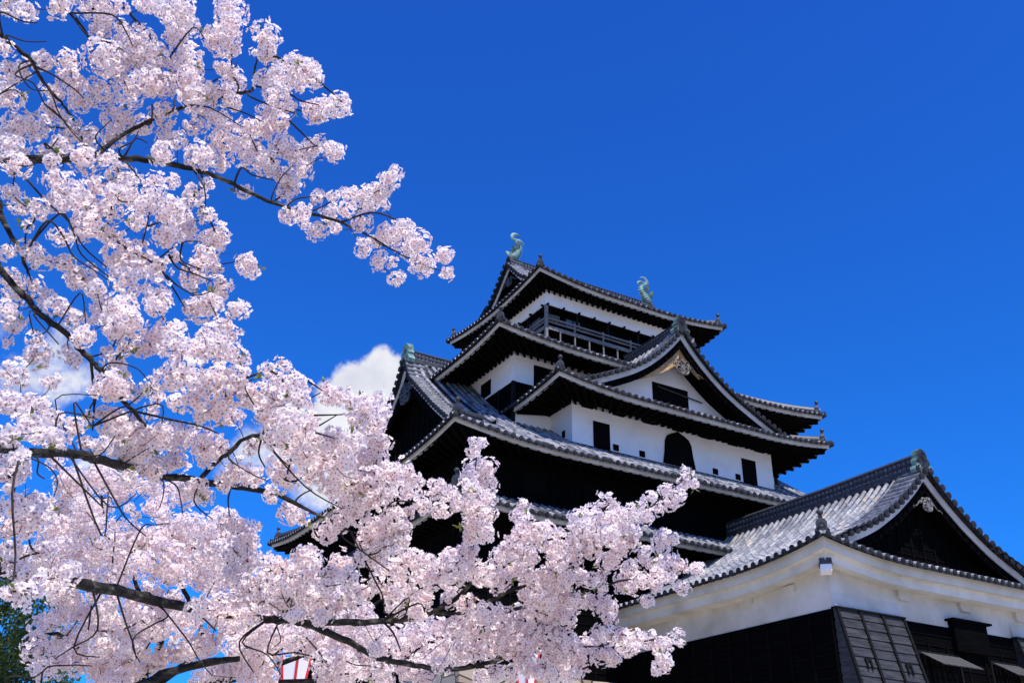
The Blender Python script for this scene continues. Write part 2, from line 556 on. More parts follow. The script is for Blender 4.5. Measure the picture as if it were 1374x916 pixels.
    def hip(self, corner, dx, dy, tend, Dx, Dy, orn=True, w=0.2, h=0.30):
        path = []
        n = 12
        for k in range(n+1):
            t = 0.012+(tend-0.012)*k/n
            path.append((corner[0]+dx*Dx*t, corner[1]+dy*Dy*t, self.Z(t, t)+0.03))
        e = 0.03
        prof = [(-w*.5, 0), (-w*.5, h*.28), (-w*.5+e, h*.28), (-w*.5+e, h*.55), (-w*.5, h*.55), (-w*.5+e*.6, h*.8), (-w*.28, h*1.02), (0, h*1.16), (w*.28, h*1.02), (w*.5-e*.6, h*.8), (w*.5, h*.55), (w*.5-e, h*.55), (w*.5-e, h*.28), (w*.5, h*.28), (w*.5, 0)]
        mbr = MB()
        mbr.sweep(path, prof)
        self.ridges.append(mbr)
        # corner cap tile (sticks out at the eave corner)
        c = np.array(path[0])
        d = np.array([-dx, -dy, 0.0])/math.sqrt(2)
        self.edge.cyl(c+d*0.0+np.array([0, 0, -.02]), c+d*0.30+np.array([0, 0, .03]), .095, .10, n=10)
        if orn:
            self.orn.append((c+np.array([0, 0, .0])-d*.15, d))
    def finish(self, label_orn='corner ridge-end tile'):
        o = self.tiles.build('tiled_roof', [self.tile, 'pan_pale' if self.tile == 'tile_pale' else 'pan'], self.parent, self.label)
        self.edge.build('eave_tiles', ['tile_edge'], o)
        self.fas.build('fascia', [getattr(self, 'fmat', 'fascia')], o)
        self.sof.build('eave_underside', [getattr(self, 'smat', 'soffit')], o)
        if self.raf.v:
            self.raf.build('eave_rafters', [getattr(self, 'smat', 'soffit')], o)
        for r in self.ridges:
            r.build('hip_ridge', ['tile_dark'], o)
        for p, d in self.orn:
            corner_ornament(p, d).build('ridge_end_tile', ['tile_dark', 'tile_edge'], o)
        return o
def corner_ornament(p, d, s=1.0):
    """small demon tile with a boss, shoulders, and a knobbed cylinder leaning out on top"""
    mb = MB()
    d = np.asarray(d, float)
    l = np.array([-d[1], d[0], 0.0])
    up = np.array([0, 0, 1.0])
    prof = [(-.20, 0), (-.24, .10), (-.17, .20), (-.18, .34), (-.12, .46), (0, .50), (.12, .46), (.18, .34), (.17, .20), (.24, .10), (.20, 0)]
    fr = [p+d*.10*s+l*a*s+up*b*s for a, b in prof]
    bk = [p-d*.08*s+l*a*s*.9+up*b*s for a, b in prof]
    mb.strip([fr, bk], 0, closed=True, caps=True)
    c = p+d*.10*s+up*.22*s
    mb.cyl(c, c+d*.05*s, .13*s, .12*s, n=12, mi=1)
    mb.cyl(c+d*.05*s, c+d*.075*s, .06*s, .05*s, n=10, mi=0)
    for sg in (-1, 1):
        mb.cyl(p+d*.08*s+l*sg*.17*s+up*.06*s, p+d*.15*s+l*sg*.17*s+up*.06*s, .06*s, n=8, mi=1)
    a = p-d*.02*s+up*.46*s
    b = p+d*.05*s+up*.60*s
    mb.cyl(a, b, .07*s, .06*s, n=9, mi=0)
    for k in range(6):
        f0, f1 = -1+k/3, -1+(k+1)/3
        c = b+up*.085*s
        mb.cyl(c+up*f0*.095*s, c+up*f1*.095*s, .11*s*math.sqrt(max(.02, 1-f0*f0)), .11*s*math.sqrt(max(.02, 1-f1*f1)), n=11, mi=0, caps=False)
    return mb
def oni_tile(p, d, s=1.0):
    """large ridge-end plate: arched top, stepped shoulders, ring crest on the face, scrolls at the feet"""
    mb = MB()
    d = np.asarray(d, float)
    l = np.array([-d[1], d[0], 0.0])
    up = np.array([0, 0, 1.0])
    half = [(.58, -.35), (.66, -.18), (.60, -.02), (.47, .04), (.46, .16), (.52, .26), (.46, .40), (.36, .46), (.36, .66), (.30, .82), (.18, .93), (0, .97)]
    prof = half+[(-a, b) for a, b in half[-2::-1]]
    fr = [p+d*.16*s+l*a*s+up*b*s for a, b in prof]
    fr2 = [p+d*.20*s+l*a*s*.9+up*(b*.93+.02)*s for a, b in prof]
    bk = [p-d*.18*s+l*a*s+up*b*s for a, b in prof]
    mb.strip([bk, fr], 0, closed=True)
    n = len(prof)
    mb.f.append(tuple(len(mb.v)-2*n+j for j in range(n))); mb.m.append(0); mb.uv.append((0, 0))
    mb.strip([fr, fr2], 1, closed=True, caps=True)
    c = p+d*.20*s+up*.56*s
    K = 16
    tor = []
    for k in range(K):
        a = 2*math.pi*k/K
        tor.append(c+l*math.cos(a)*.2*s+up*math.sin(a)*.2*s)
    tor.append(tor[0])
    mb.tube(tor, .035*s, n=5, mi=1, caps=False)
    mb.cyl(c, c+d*.05*s, .09*s, n=10, mi=1)
    for sg in (-1, 1):
        sp = []
        for k in range(15):
            a = k/14*4.6
            r = .17*(1-k/18)
            sp.append(p+d*.21*s+l*sg*(.42+r*math.cos(a))*s+up*(-.05+r*math.sin(a))*s)
        mb.tube(sp, .03*s, n=5, mi=0)
    return mb
def main_ridge(path, w=0.42, h=0.62, rings=True, lat=None):
    mb = MB()
    e = .035
    prof = [(-w*.5-.05, -.12), (-w*.5-.05, .06), (-w*.5, .06), (-w*.5, .12), (-w*.5+e, .12), (-w*.5+e, h*.45), (-w*.5, h*.45), (-w*.5, h*.55), (-w*.5+e, h*.55), (-w*.5+e, h*.85), (-w*.5-.02, h*.85), (-w*.5-.02, h*.92),
            (-w*.34, h*1.05), (-w*.18, h*1.14), (0, h*1.17)]
    prof = prof+[(-a, b) for a, b in prof[-2::-1]]
    mb.sweep(path, prof, 0, lat=lat)
    if rings:
        P = [np.asarray(p, float) for p in path]
        seg = [np.linalg.norm(P[i+1]-P[i]) for i in range(len(P)-1)]
        tot = sum(seg)
        n = int(tot/0.21)
        for k in range(n):
            d = (k+.5)*tot/n
            i = 0
            while i < len(seg)-1 and d > seg[i]:
                d -= seg[i]
                i += 1
            c = P[i]+(P[i+1]-P[i])*(d/seg[i])
            t = (P[i+1]-P[i])/seg[i]
            l = np.array([-t[1], t[0], 0])
            l /= np.linalg.norm(l)
            for sg in (-1, 1):
                for hh in (h*.285, h*.70):
                    q = c+np.array([0, 0, hh])+l*sg*(w*.5-e)
                    mb.cyl(q, q+l*sg*.025, .072, .06, n=8, mi=1)
                    mb.cyl(q+l*sg*.02, q+l*sg*.03, .035, n=6, mi=0)
    return mb
def gable(roofobj, org, lat, out, curve, half, wall_set, wall_mat, zpent, barge_h=(.24, .36), verge_in=.55, pend=True, pend_mat='iron', tan=None, board_lines=True, wall_label=None, pend_scale=1.0, pend_drop=0.0):
    """gable end. org: point below the apex at z=0 on the outer plane; lat, out: unit vectors; curve(u)->roof surface z at lateral u."""
    org, lat, out = np.array(org, float), np.array(lat, float), np.array(out, float)
    def P(u, z, w):
        p = org+lat*u+out*w
        return np.array([p[0], p[1], z])
    us = np.linspace(-half, half, 49)
    # outer pale barge strip and the dark board under it
    bo, bd, un = MB(), MB(), MB()
    def nrm(u):
        e = .02
        s = (curve(u+e)-curve(u-e))/(2*e)
        k = math.sqrt(1+s*s)
        return k
    r1, r2, r3 = [], [], []
    for u in us:
        z = curve(u)-.02
        k = nrm(u) if abs(u) > .05 else nrm(.3)
        h1, h2 = barge_h[0]*k, barge_h[1]*k
        r1.append([P(u, z, .02), P(u, z-h1, .02), P(u, z-h1, -.12), P(u, z, -.12)])
        r2.append([P(u, z-h1+.02, -.03), P(u, z-h1-h2, -.03), P(u, z-h1-h2, -.14), P(u, z-h1+.02, -.14)])
        r3.append([P(u, z-h1*.5, -.05), P(u, z-h1*.5, -wall_set-.1)])
    bo.strip(r1, 0, closed=True, caps=True)
    bd.strip(r2, 0, closed=True, caps=True)
    un.strip(r3, 0)
    b = bo.build('bargeboard', ['fascia'], roofobj)
    bd.build('inner_bargeboard', ['black_wood'], b)
    un.build('gable_underside', ['soffit'], b)
    # wall
    mb = MB()
    rr = []
    for u in us:
        zt = max(curve(u)-.12, zpent(u))
        rr.append([P(u, zpent(u)-.35, -wall_set), P(u, zt, -wall_set)])
    mb.strip(rr, 0)
    gw = mb.build('gable_wall', [wall_mat], roofobj, wall_label)
    if board_lines:
        mb = MB()
        for u in np.arange(-half+.4, half-.3, .62):
            zt = curve(u)-.2
            zb_ = zpent(u)
            if zt-zb_ > .3:
                a = P(u-.035, zb_, -wall_set+.003)
                mb.obox(a, lat*.07, out*.05, np.array([0, 0, zt-zb_]), 0)
        zz = zpent(0)+.35
        while zz < curve(0)-.8:
            lo = half
            while lo > .2 and curve(lo)-.3 < zz:
                lo -= .05
            if lo > .3:
                mb.obox(P(-lo, zz, -wall_set+.003), lat*2*lo, out*.025, np.array([0, 0, .05]), 0)
            zz += .34
        mb.build('gable_lattice', ['soffit'], gw)
    # verge tiles
    vt = MB()
    arcs = [0.0]
    fine = np.linspace(0, half, 200)
    zz = [curve(u) for u in fine]
    for i in range(1, 200):
        arcs.append(arcs[-1]+math.hypot(fine[i]-fine[i-1], zz[i]-zz[i-1]))
    n = int(arcs[-1]/.36)
    angs = [math.pi*k/5 for k in range(6)]
    for sg in (-1, 1):
        for k in range(n):
            a = (k+.6)*arcs[-1]/n
            u = float(np.interp(a, arcs, fine))
            e = .02
            s = (curve(u+e)-curve(u-e))/(2*e)
            tg = lat*sg*1.0+np.array([0, 0, s])
            tg /= np.linalg.norm(tg)
            nn = np.array([0, 0, 1.0])-tg*tg[2]
            nn /= np.linalg.norm(nn)
            c0 = P(sg*u, curve(u)+.04, .28)
            c1 = P(sg*u, curve(u)+.09, -verge_in-.22)
            for r_, c in ((.105, None),):
                vt.strip([[c0+tg*math.cos(x)*.125+nn*math.sin(x)*.135 for x in angs], [c1+tg*math.cos(x)*.105+nn*math.sin(x)*.115 for x in angs]], 1)
            vt.cyl(c0-out*.03, c0+out*.03, .135, n=10, mi=0)
            vt.cyl(c0+out*.03, c0+out*.045, .065, n=8, mi=0)
        rr = []
        for u in np.linspace(0, half, 40):
            z = curve(u)
            rr.append([P(sg*u, z-.05, .25), P(sg*u, z+.035, .25), P(sg*u, z+.045, -verge_in)])
        vt.strip(rr, 0)
        # roll that finishes the verge on the roof side
        rr = []
        for u in np.linspace(.05, half, 30):
            z = curve(u)
            rr.append(P(sg*u, z+.06, -verge_in-.28))
        vt.tube(rr, .11, n=7, mi=0)
    vt.build('verge_tiles', ['tile_edge', 'verge'], roofobj)
    if tan:
        mb = MB()
        for sg, lo, hi, hh in tan:
            rr = []
            for u in np.linspace(lo, hi, 14):
                z = curve(u)-(barge_h[0]+barge_h[1])*nrm(max(u, .3))+.25
                f = .22+(.03+hh*(1-(u-lo)/(hi-lo)))*nrm(max(u, .3))
                rr.append([P(sg*u, z, -.22), P(sg*u, z-f, -.22), P(sg*u, z-f, -.34), P(sg*u, z, -.34)])
            mb.strip(rr, 0, closed=True, caps=True)
        mb.build('gable_purlin', ['tan_wood'], roofobj, 'bare tan wood under the gable peak')
    if pend:
        mb = MB()
        z0 = curve(0)-(barge_h[0]+barge_h[1])*1.75-.28*pend_scale-pend_drop
        s = pend_scale
        def spiral(cx, cz, r, a0, turns, sg, rad):
            pts = []
            for k in range(22):
                f = k/21
                a = a0+turns*2*math.pi*f
                rr_ = r*(1-.75*f)
                pts.append(P((cx+sg*rr_*math.cos(a))*s, z0+(cz+rr_*math.sin(a))*s, -.02+.05*f))
            mb.tube(pts, [rad*s*(1-.4*k/21) for k in range(22)], n=6, mi=0)
        for sg in (-1, 1):
            spiral(sg*.17, -.28, .20, -2.2, 1.35, sg, .055)
            spiral(sg*.24, .02, .15, -1.0, 1.2, sg, .045)
            spiral(sg*.36, -.12, .10, -.5, 1.1, sg, .035)
            tail = []
            for k in range(10):
                f = k/9
                tail.append(P(sg*(.38+.75*f)*s, z0+(-.02-.46*f+.05*math.sin(f*9))*s, -.03))
            mb.tube(tail, [.045*s*(1-.6*k/9) for k in range(10)], n=5, mi=0)
        prof = [(0, .22), (.10, .16), (.14, .02), (.09, -.12), (.13, -.30), (.10, -.46), (0, -.56)]
        full = prof+[(-a, b_) for a, b_ in prof[-2:0:-1]]
        mb.strip([[P(a*s, z0+b_*s, -.04) for a, b_ in full], [P(a*s, z0+b_*s, .05) for a, b_ in full]], 0, closed=True, caps=True)
        mb.cyl(P(0, z0+.08*s, .03), P(0, z0+.08*s, .11), .09*s, n=6, mi=0)
        mb.build('gable_pendant', [pend_mat], roofobj, 'carved scroll pendant hanging under the gable peak')
    return gw
# ------------------------------------------------------------------ ground
GZ = -6.45
mb = MB()
mb.poly([(-3000, -3000, GZ), (3000, -3000, GZ), (3000, 3000, GZ), (-3000, 3000, GZ)])
MT['ground'] = noise_mat('raked_sand', [(0.3, (.38, .33, .265)), (0.7, (.50, .45, .375))], scale=.2, detail=10, rough=.95, bump=.2, bscale=8)
g = mb.build('ground', ['ground'])
g['kind'] = 'structure'

# ------------------------------------------------------------------ stone bases
def stone_mat():
    m, t, b = newmat('fitted_stone')
    tcn = N(t, 'ShaderNodeTexCoord')
    mp = N(t, 'ShaderNodeMapping')
    mp.inputs['Scale'].default_value = (1, 1, 1.5)
    L(t, tcn, 'Object', mp, 0)
    vo = N(t, 'ShaderNodeTexVoronoi', feature='DISTANCE_TO_EDGE', inp={'Scale': 1.1})
    L(t, mp, 0, vo, 'Vector')
    vc = N(t, 'ShaderNodeTexVoronoi', inp={'Scale': 1.1})
    L(t, mp, 0, vc, 'Vector')
    r = ramp(t, [(0, (.24, .18, .13)), (.5, (.40, .32, .24)), (1, (.50, .42, .33))])
    L(t, vc, 'Color', r, 'Fac')
    r2 = ramp(t, [(0, (.08, .08, .08)), (.06, (1, 1, 1))])
    L(t, vo, 'Distance', r2, 'Fac')
    mx = N(t, 'ShaderNodeMix', data_type='RGBA', blend_type='MULTIPLY')
    mx.inputs[0].default_value = 1
    L(t, r, 'Color', mx, 6)
    L(t, r2, 'Color', mx, 7)
    L(t, mx, 2, b, 'Base Color')
    b.inputs['Roughness'].default_value = .9
    bp = N(t, 'ShaderNodeBump', inp={'Strength': .8, 'Distance': .12})
    L(t, r2, 'Color', bp, 'Height')
    L(t, bp, 0, b, 'Normal')
    return m
MT['stone'] = stone_mat()
def battered(name, label, x0, y0, x1, y1, ztop, bat):
    mb = MB()
    rings = []
    for k in range(9):
        f = k/8
        o = bat*(1-f)**1.6
        z = GZ-.1+(ztop-GZ+.1)*f
        rings.append([(x0-o, y0-o, z), (x1+o, y0-o, z), (x1+o, y1+o, z), (x0-o, y1+o, z)])
    mb.strip(rings, 0, closed=True, caps=True)
    o = mb.build(name, ['stone'])
    tag(o, label, 'stone wall')
    return o
battered('stone_base', 'tall sloping stone base under the castle keep, mostly behind blossom', -12.35, -9.45, 12.35, 9.45, .80, 2.6)
battered('stone_base', 'low stone base carrying the turret in front of the keep', 1.285-6.1, -20.1, 1.285+6.1, -12.2, -3.4, 1.0)

# ------------------------------------------------------------------ the keep
keep = thing('castle_keep', 'five storey black and white castle keep with tiled roofs and fish finials', 'castle', (0, 0, .8))
KX, KY = 12.2, 9.3
# lower storeys, black boarded
mb = MB()
mb.box(-KX, -KY, .8, KX, KY, 9.9)
lower = mb.build('black_wall', ['black_wood'], keep, 'black boarded lower storeys of the keep')
mb = MB()
for z0, z1 in ((.8, 6.6), (7.0, 9.4)):
    for x in np.arange(-KX+.02, KX, .97):
        mb.box(x-.04, -KY-.05, z0, x+.04, -KY+.01, z1)
    for y in np.arange(-KY+.02, KY, .97):
        mb.box(-KX-.05, y-.04, z0, -KX+.01, y+.04, z1)
    z = z0+.3
    while z < z1:
        mb.box(-KX-.03, -KY-.03, z, KX+.03, -KY+.01, z+.04)
        mb.box(-KX-.03, -KY-.03, z, -KX+.01, KY, z+.04)
        z += .36
mb.build('wall_battens', ['soffit'], lower)
for x in (-9.2, -6.2, 8.4, 10.4):
    mb = MB()
    mb.box(x-.55, -KY-.09, 7.75, x+.55, -KY-.02, 8.7)
    for k in range(6):
        mb.box(x-.5+k*.19, -KY-.12, 7.75, x-.44+k*.19, -KY-.09, 8.7, 1)
    mb.build('window', ['void', 'soffit'], lower)

# R1: skirt roof over the first storey
D1x, D1y = 13.446-KX+.0, 10.652-KY
r1 = Roof(keep, 'lowest skirt roof of the keep, partly hidden by blossom', 6.34+.22, [(0, 0), (.5, .36), (1, .78)], .36, 3.2)
ax, ay = 13.446, 10.652
r1.side((-ax, -ay), (ax, -ay), (0, 1), D1y, D1x, ov=D1y, soffit_dz=.25)
r1.side((-ax, ay), (-ax, -ay), (1, 0), D1x, D1y, ov=D1x, soffit_dz=.25)
r1.side((ax, -ay), (ax, ay), (-1, 0), D1x, D1y, ov=D1x, soffit_dz=.25)
r1.side((ax, ay), (-ax, ay), (0, -1), D1y, D1x, ov=D1y, soffit_dz=.25)
for sx, sy in ((-1, -1), (1, -1), (-1, 1), (1, 1)):
    r1.hip((sx*ax, sy*ay), -sx, -sy, 1.0, D1x, D1y)
r1.finish()

# R2: large hip-and-gable roof, ridge along X
ax, ay, D2 = 13.643, 10.751, 10.751
gx = 11.03
prof2 = [(0, 0), (3.1/D2, 1.78), (4.91/D2, 2.98), (7/D2, 4.55), (8.25/D2, 5.62), (10/D2, 7.15), (1, 7.82)]
def drop2(x, y, t):
    u = abs(y)
    return .62*sstep((abs(x)-(gx-1.5))/1.5)*sstep(u/.9)*sstep((t*D2-2.4)/1.6) if abs(x) <= gx+.3 else 0
r2 = Roof(keep, 'big middle hip-and-gable roof of the keep with a dark west gable', 9.07+.27, prof2, .43, 5.2/D2, drop=drop2)
def tm2(s, Lx=2*ax):
    m = min(s, Lx-s)
    return m/D2 if m < (ax-gx) else 1.0
ptS2 = r2.side((-ax, -ay), (ax, -ay), (0, 1), D2, D2, tmax=tm2, ov=1.45, soffit_dz=.30)
r2.side((ax, ay), (-ax, ay), (0, -1), D2, D2, tmax=tm2, ov=1.45, soffit_dz=.30)
tp = (ax-gx+.75)/D2
r2.side((-ax, ay), (-ax, -ay), (1, 0), D2, D2, tmax=lambda s: min(tp, s/D2, (2*ay-s)/D2), ov=1.45, soffit_dz=.30)
r2.side((ax, -ay), (ax, ay), (-1, 0), D2, D2, tmax=lambda s: min(tp, s/D2, (2*ay-s)/D2), ov=1.45, soffit_dz=.30)
for sx, sy in ((-1, -1), (1, -1), (-1, 1), (1, 1)):
    r2.hip((sx*ax, sy*ay), -sx, -sy, (ax-gx)/D2, D2, D2)
o2 = r2.finish()
def curve2(u):
    u = abs(u)
    t = max(0, (ay-u)/D2)
    return r2.zs+interp(prof2, t)-drop2(gx, u, t)
half2 = ay-(ax-gx)-.1
for sg in (-1, 1):
    gw = gable(o2, (sg*gx, 0, 0), (0, 1, 0), (sg, 0, 0), curve2, half2, .75, 'black_wood', lambda u: r2.zs+interp(prof2, (ax-gx+.7)/D2), barge_h=(.26, .40), pend_mat='dark_carve', pend_scale=1.55,
               wall_label='dark lattice gable wall of the middle roof' if sg < 0 else None)
rz = r2.zs+7.82
for a, b in ((-gx+.05, -8.0), (8.0, gx-.05)):
    main_ridge([(a, 0, rz), ((a+b)/2, 0, rz-.03), (b, 0, rz)], h=.55).build('main_ridge', ['tile_dark', 'verge'], o2)
for sg in (-1, 1):
    oni_tile(np.array([sg*(gx+.02), 0, rz+.05]), (sg, 0, 0), .9).build('ridge_end_plate', ['copper', 'copper'], o2, 'green patinated ridge-end plate on the middle roof')

# upper body: third and fourth storeys
BX, BY = 8.168, 5.836
mb = MB()
mb.box(-BX, -BY, 9.9, BX, BY, 13.07, 0)
mb.box(-BX-.03, -BY-.03, 13.07, BX+.03, BY+.03, 14.442, 1)
mb.box(-BX, -BY, 14.442, BX, BY, 16.45, 0)
body = mb.build('storey_wall', ['plaster', 'black_wood'], keep, 'white plaster third and fourth storeys with a black boarded band')
for (x, y) in ((-BX, -BY), (BX, -BY)):
    mb = MB()
    mb.box(x-.08, y-.08, 12.4, x+.08, y+.08, 14.43)
    mb.build('corner_post', ['batten'], body)
mb = MB()
for y in np.arange(-BY+1.3, BY, 1.3):
    mb.box(-BX-.07, y-.05, 12.0, -BX-.02, y+.05, 14.43)
mb.build('wall_battens', ['batten'], body)
# brown boards low on the west side of the third storey
mb = MB()
mb.box(-BX-.02, -BY-.012, 11.5, -BX-.004, BY, 13.06)
mb.build('boarding', ['black_wood'], body)
def win_y(mbname, x0, x1, z0, z1, y, parent, frame='black_wood', bars=0, label=None):
    """window in a wall facing -Y"""
    mb = MB()
    mb.box(x0, y-.012, z0, x1, y+.25, z1, 0)
    w = .05
    for a in ((x0-w, z0-w, x1+w, z0), (x0-w, z1, x1+w, z1+w), (x0-w, z0, x0, z1), (x1, z0, x1+w, z1)):
        mb.box(a[0], y-.035, a[1], a[2], y+.02, a[3], 1)
    for k in range(bars):
        xx = x0+(x1-x0)*(k+1)/(bars+1)
        mb.box(xx-.03, y-.028, z0, xx+.03, y-.012, z1, 1)
    return mb.build(mbname, ['void', frame], parent, label)
def win_x(mbname, y0, y1, z0, z1, x, parent, frame='black_wood', label=None):
    """window in a wall facing -X"""
    mb = MB()
    mb.box(x-.012, y0, z0, x+.25, y1, z1, 0)
    w = .04
    for a in ((y0-w, z0-w, y1+w, z0), (y0-w, z1, y1+w, z1+w), (y0-w, z0, y0, z1), (y1, z0, y1+w, z1)):
        mb.box(x-.035, a[0], a[1], x+.02, a[2], a[3], 1)
    return mb.build(mbname, ['void', frame], parent, label)
win_x('window', -3.66, -2.78, 14.62, 15.34, -BX, body)
win_x('window', 1.2, 2.1, 14.62, 15.34, -BX, body)
win_y('window', -7.0, -2.6, 14.45, 15.5, -BY, body, bars=6, label='wide dark window of the fourth storey')
win_y('window', 2.6, 7.0, 14.45, 15.5, -BY, body, bars=6)

# bay on the south face of the third storey
WX, WY = 6.128, 7.648
mb = MB()
mb.box(-WX, -WY, 10.2, WX, -BY+.1, 13.75, 0)
mb.box(-WX-.05, -WY-.05, 10.2, WX+.05, -BY+.1, 11.24, 1)  # dark foot band: edge tiles on the roof and the shade along them
bay = mb.build('bay_wall', ['plaster', 'soffit'], keep, 'white plaster bay with small windows on the front of the keep')
win_y('window', -4.92, -4.1, 11.31, 12.47, -WY, bay)
win_y('window', 4.1, 4.92, 11.31, 12.47, -WY, bay)
for x in (-3.72, -2.21, 2.25, 3.71):
    win_y('loophole', x-.105, x+.105, 11.36, 11.56, -WY, bay)
win_x('loophole', -7.05, -6.9, 11.7, 11.95, -WX, bay)
# bell-shaped window
mb = MB()
out = [(-.98, 11.27), (-.86, 11.9), (-.80, 12.45), (-.66, 12.72), (-.42, 12.86), (-.2, 12.95), (0, 13.05)]
out = out+[(-a, b_) for a, b_ in out[-2::-1]]
inn = [(a*.90, b_-.07 if i > 0 and i < 12 else b_) for i, (a, b_) in enumerate(out)]
mb.strip([[(a, -WY-.06, b_) for a, b_ in out], [(a, -WY-.06, b_) for a, b_ in inn]], 1)
mb.strip([[(a, -WY-.06, b_) for a, b_ in out], [(a, -WY+.02, b_) for a, b_ in out]], 1)
mb.strip([[(a, -WY-.02, b_) for a, b_ in inn], [(a, -WY-.02, 11.27) for a, b_ in inn]], 0)
mb.strip([[(a, -WY-.06, b_) for a, b_ in inn], [(a, -WY-.02, b_) for a, b_ in inn]], 1)
mb.build('bell_window', ['void', 'black_wood'], bay, 'black bell-shaped window in the middle of the white bay')
for k in range(7):
    mb = MB()
    x = -5.3+k*10.6/6
    w = .42
    mb.box(x-w, -WY-.75, 13.16, x+w, -WY+.05, 13.45)
    mb.box(x-w*.75, -WY-.5, 13.07, x+w*.75, -WY+.05, 13.158)
    mb.build('eave_bracket', ['soffit'], bay)
for k in range(2):
    mb = MB()
    y = -7.3+k*1.0
    mb.box(-WX-.75, y-.3, 13.12, -WX+.05, y+.3, 13.4)
    mb.build('eave_bracket', ['soffit'], bay)

# bay roof: hip with a big front gable, ridge along Y
ax, ay, DB = 8.166, 9.717, 8.166
YB = -3.9
gy = 8.377
profB = [(0, 0), (1.3/DB, .50), (2.75/DB, 1.12), (3.57/DB, 1.5), (4.72/DB, 2.07), (5.62/DB, 2.62), (6.56/DB, 3.37), (7.47/DB, 4.27), (1, 5.1)]
rb = Roof(keep, 'bay roof with the large front gable and gold-brown wood at its peak', 12.844+.27, profB, .36, 4.6/DB)
def tmB(c):
    return lambda s: (lambda m: m/DB if m < (ay-gy) else 1.0)(s if c == 0 else (ay+YB)-s)
rb.side((-ax, -ay), (ax, -ay), (0, 1), DB, DB, tmax=lambda s: min((ay-gy+1.45)/DB, s/DB, (2*ax-s)/DB), ov=2.05, soffit_dz=.42)
rb.side((-ax, YB), (-ax, -ay), (1, 0), DB, DB, c0=False, tmax=tmB(1), ov=2.0, soffit_dz=.42, fs0=-BY-YB+0 if False else (YB+BY))
rb.side((ax, -ay), (ax, YB), (-1, 0), DB, DB, c1=False, tmax=tmB(0), ov=2.0, soffit_dz=.42, fs1=(ay-BY))
for sx in (-1, 1):
    rb.hip((sx*ax, -ay), -sx, 1, (ay-gy)/DB, DB, DB)
ob = rb.finish()
def curveB(u):
    return rb.zs+interp(profB, max(0, (ax-abs(u))/DB))
gwb = gable(ob, (0, -gy, 0), (1, 0, 0), (0, -1, 0), curveB, ax-(ay-gy)-.1, 1.38, 'plaster', lambda u: rb.zs+interp(profB, (ay-gy+1.4)/DB), barge_h=(.25, .30), board_lines=False, pend_mat='pend', pend_scale=1.15,
            tan=[(-1, .0, 2.6, .52), (1, .0, 1.3, .2)], pend_drop=.5, wall_label='white plaster front gable wall')
win_y('window', -.80, 1.36, 14.75, 15.72, -gy+1.38, gwb)
mb = MB()
mb.cyl((-.6, -gy+1.28, 15.55), (2.2, -gy+1.2, 15.25), .035, n=6)
mb.build('window_rod', ['dark_grey_wood'], gwb)
rz = rb.zs+5.1
main_ridge([(0, -gy+.05, rz), (0, -6.2, rz-.04), (0, YB, rz-.02)], h=.48, w=.36).build('main_ridge', ['tile_dark', 'verge'], ob)
oni_tile(np.array([0, -gy-.02, rz+.05]), (0, -1, 0), .80).build('ridge_end_plate', ['copper', 'tile_edge'], ob, 'grey-green ridge-end plate with a round crest on the front gable')

# T4: skirt roof under the top storey
ax, ay = 10.124, 7.829
TX, TY = 5.058, 3.802
D4x, D4y = ax-TX, ay-TY
r4 = Roof(keep, 'curved skirt roof below the top storey lookout', 15.57+.27, [(0, 0), (.3, .58), (.6, 1.25), (1, 2.28)], .34, 1.05)
r4.side((-ax, -ay), (ax, -ay), (0, 1), D4y, D4x, ov=ay-BY, soffit_dz=.42, gap=(ax-2.75, ax+2.75, .26))
r4.side((-ax, ay), (-ax, -ay), (1, 0), D4x, D4y, ov=ax-BX, soffit_dz=.42)
r4.side((ax, -ay), (ax, ay), (-1, 0), D4x, D4y, ov=ax-BX, soffit_dz=.42)
r4.side((ax, ay), (-ax, ay), (0, -1), D4y, D4x, ov=ay-BY, soffit_dz=.42)
for sx, sy in ((-1, -1), (1, -1), (-1, 1), (1, 1)):
    r4.hip((sx*ax, sy*ay), -sx, -sy, .98, D4x, D4y)
r4.finish()

# top storey: white band over an open lookout
mb = MB()
mb.box(-TX, -TY, 20.469, TX, TY, 21.55, 0)
top = mb.build('storey_wall', ['plaster'], keep, 'white band of wall above the open top storey lookout')
mb = MB()
mb.box(-TX+.45, -TY+.45, 18.2, TX-.45, TY-.45, 20.44)
inner = mb.build('lookout_room', ['black_wood'], top)
mb = MB()
mb.box(-TX+.03, -TY+.03, 19.0, TX-.03, TY-.03, 19.16, 0)
mb.box(-TX+.05, -TY+.05, 20.36, TX-.05, TY-.05, 20.47, 0)
mb.build('lookout_floor', ['soffit'], top)
def post(x, y, z0, z1, w=.075, mat='rail_wood', name='corner_post'):
    mb = MB()
    mb.box(x-w, y-w, z0, x+w, y+w, z1)
    return mb.build(name, [mat], top)
for sx in (-1, 1):
    for sy in (-1, 1):
        post(sx*(TX-.075), sy*(TY-.075), 18.2, 20.47)
for k in range(1, 5):
    post(-TX+k*2*TX/5, -TY+.09, 19.1, 20.45, .05, 'batten', 'post')
for k in range(1, 4):
    post(-TX+.09, -TY+k*2*TY/4, 19.1, 20.45, .05, 'batten', 'post')
rl = MB()
for zc, h in ((19.12, .10), (19.46, .035), (19.66, .045)):
    rl.box(-TX+.16, -TY-.03, zc-h, TX-.16, -TY+.05, zc+h)
    rl.box(-TX-.03, -TY+.16, zc-h, -TX+.05, TY-.16, zc+h)
    rl.box(TX-.05, -TY+.16, zc-h, TX+.03, TY-.16, zc+h)
railing = rl.build('railing', ['rail_wood'], keep, 'weathered grey railing round the lookout')
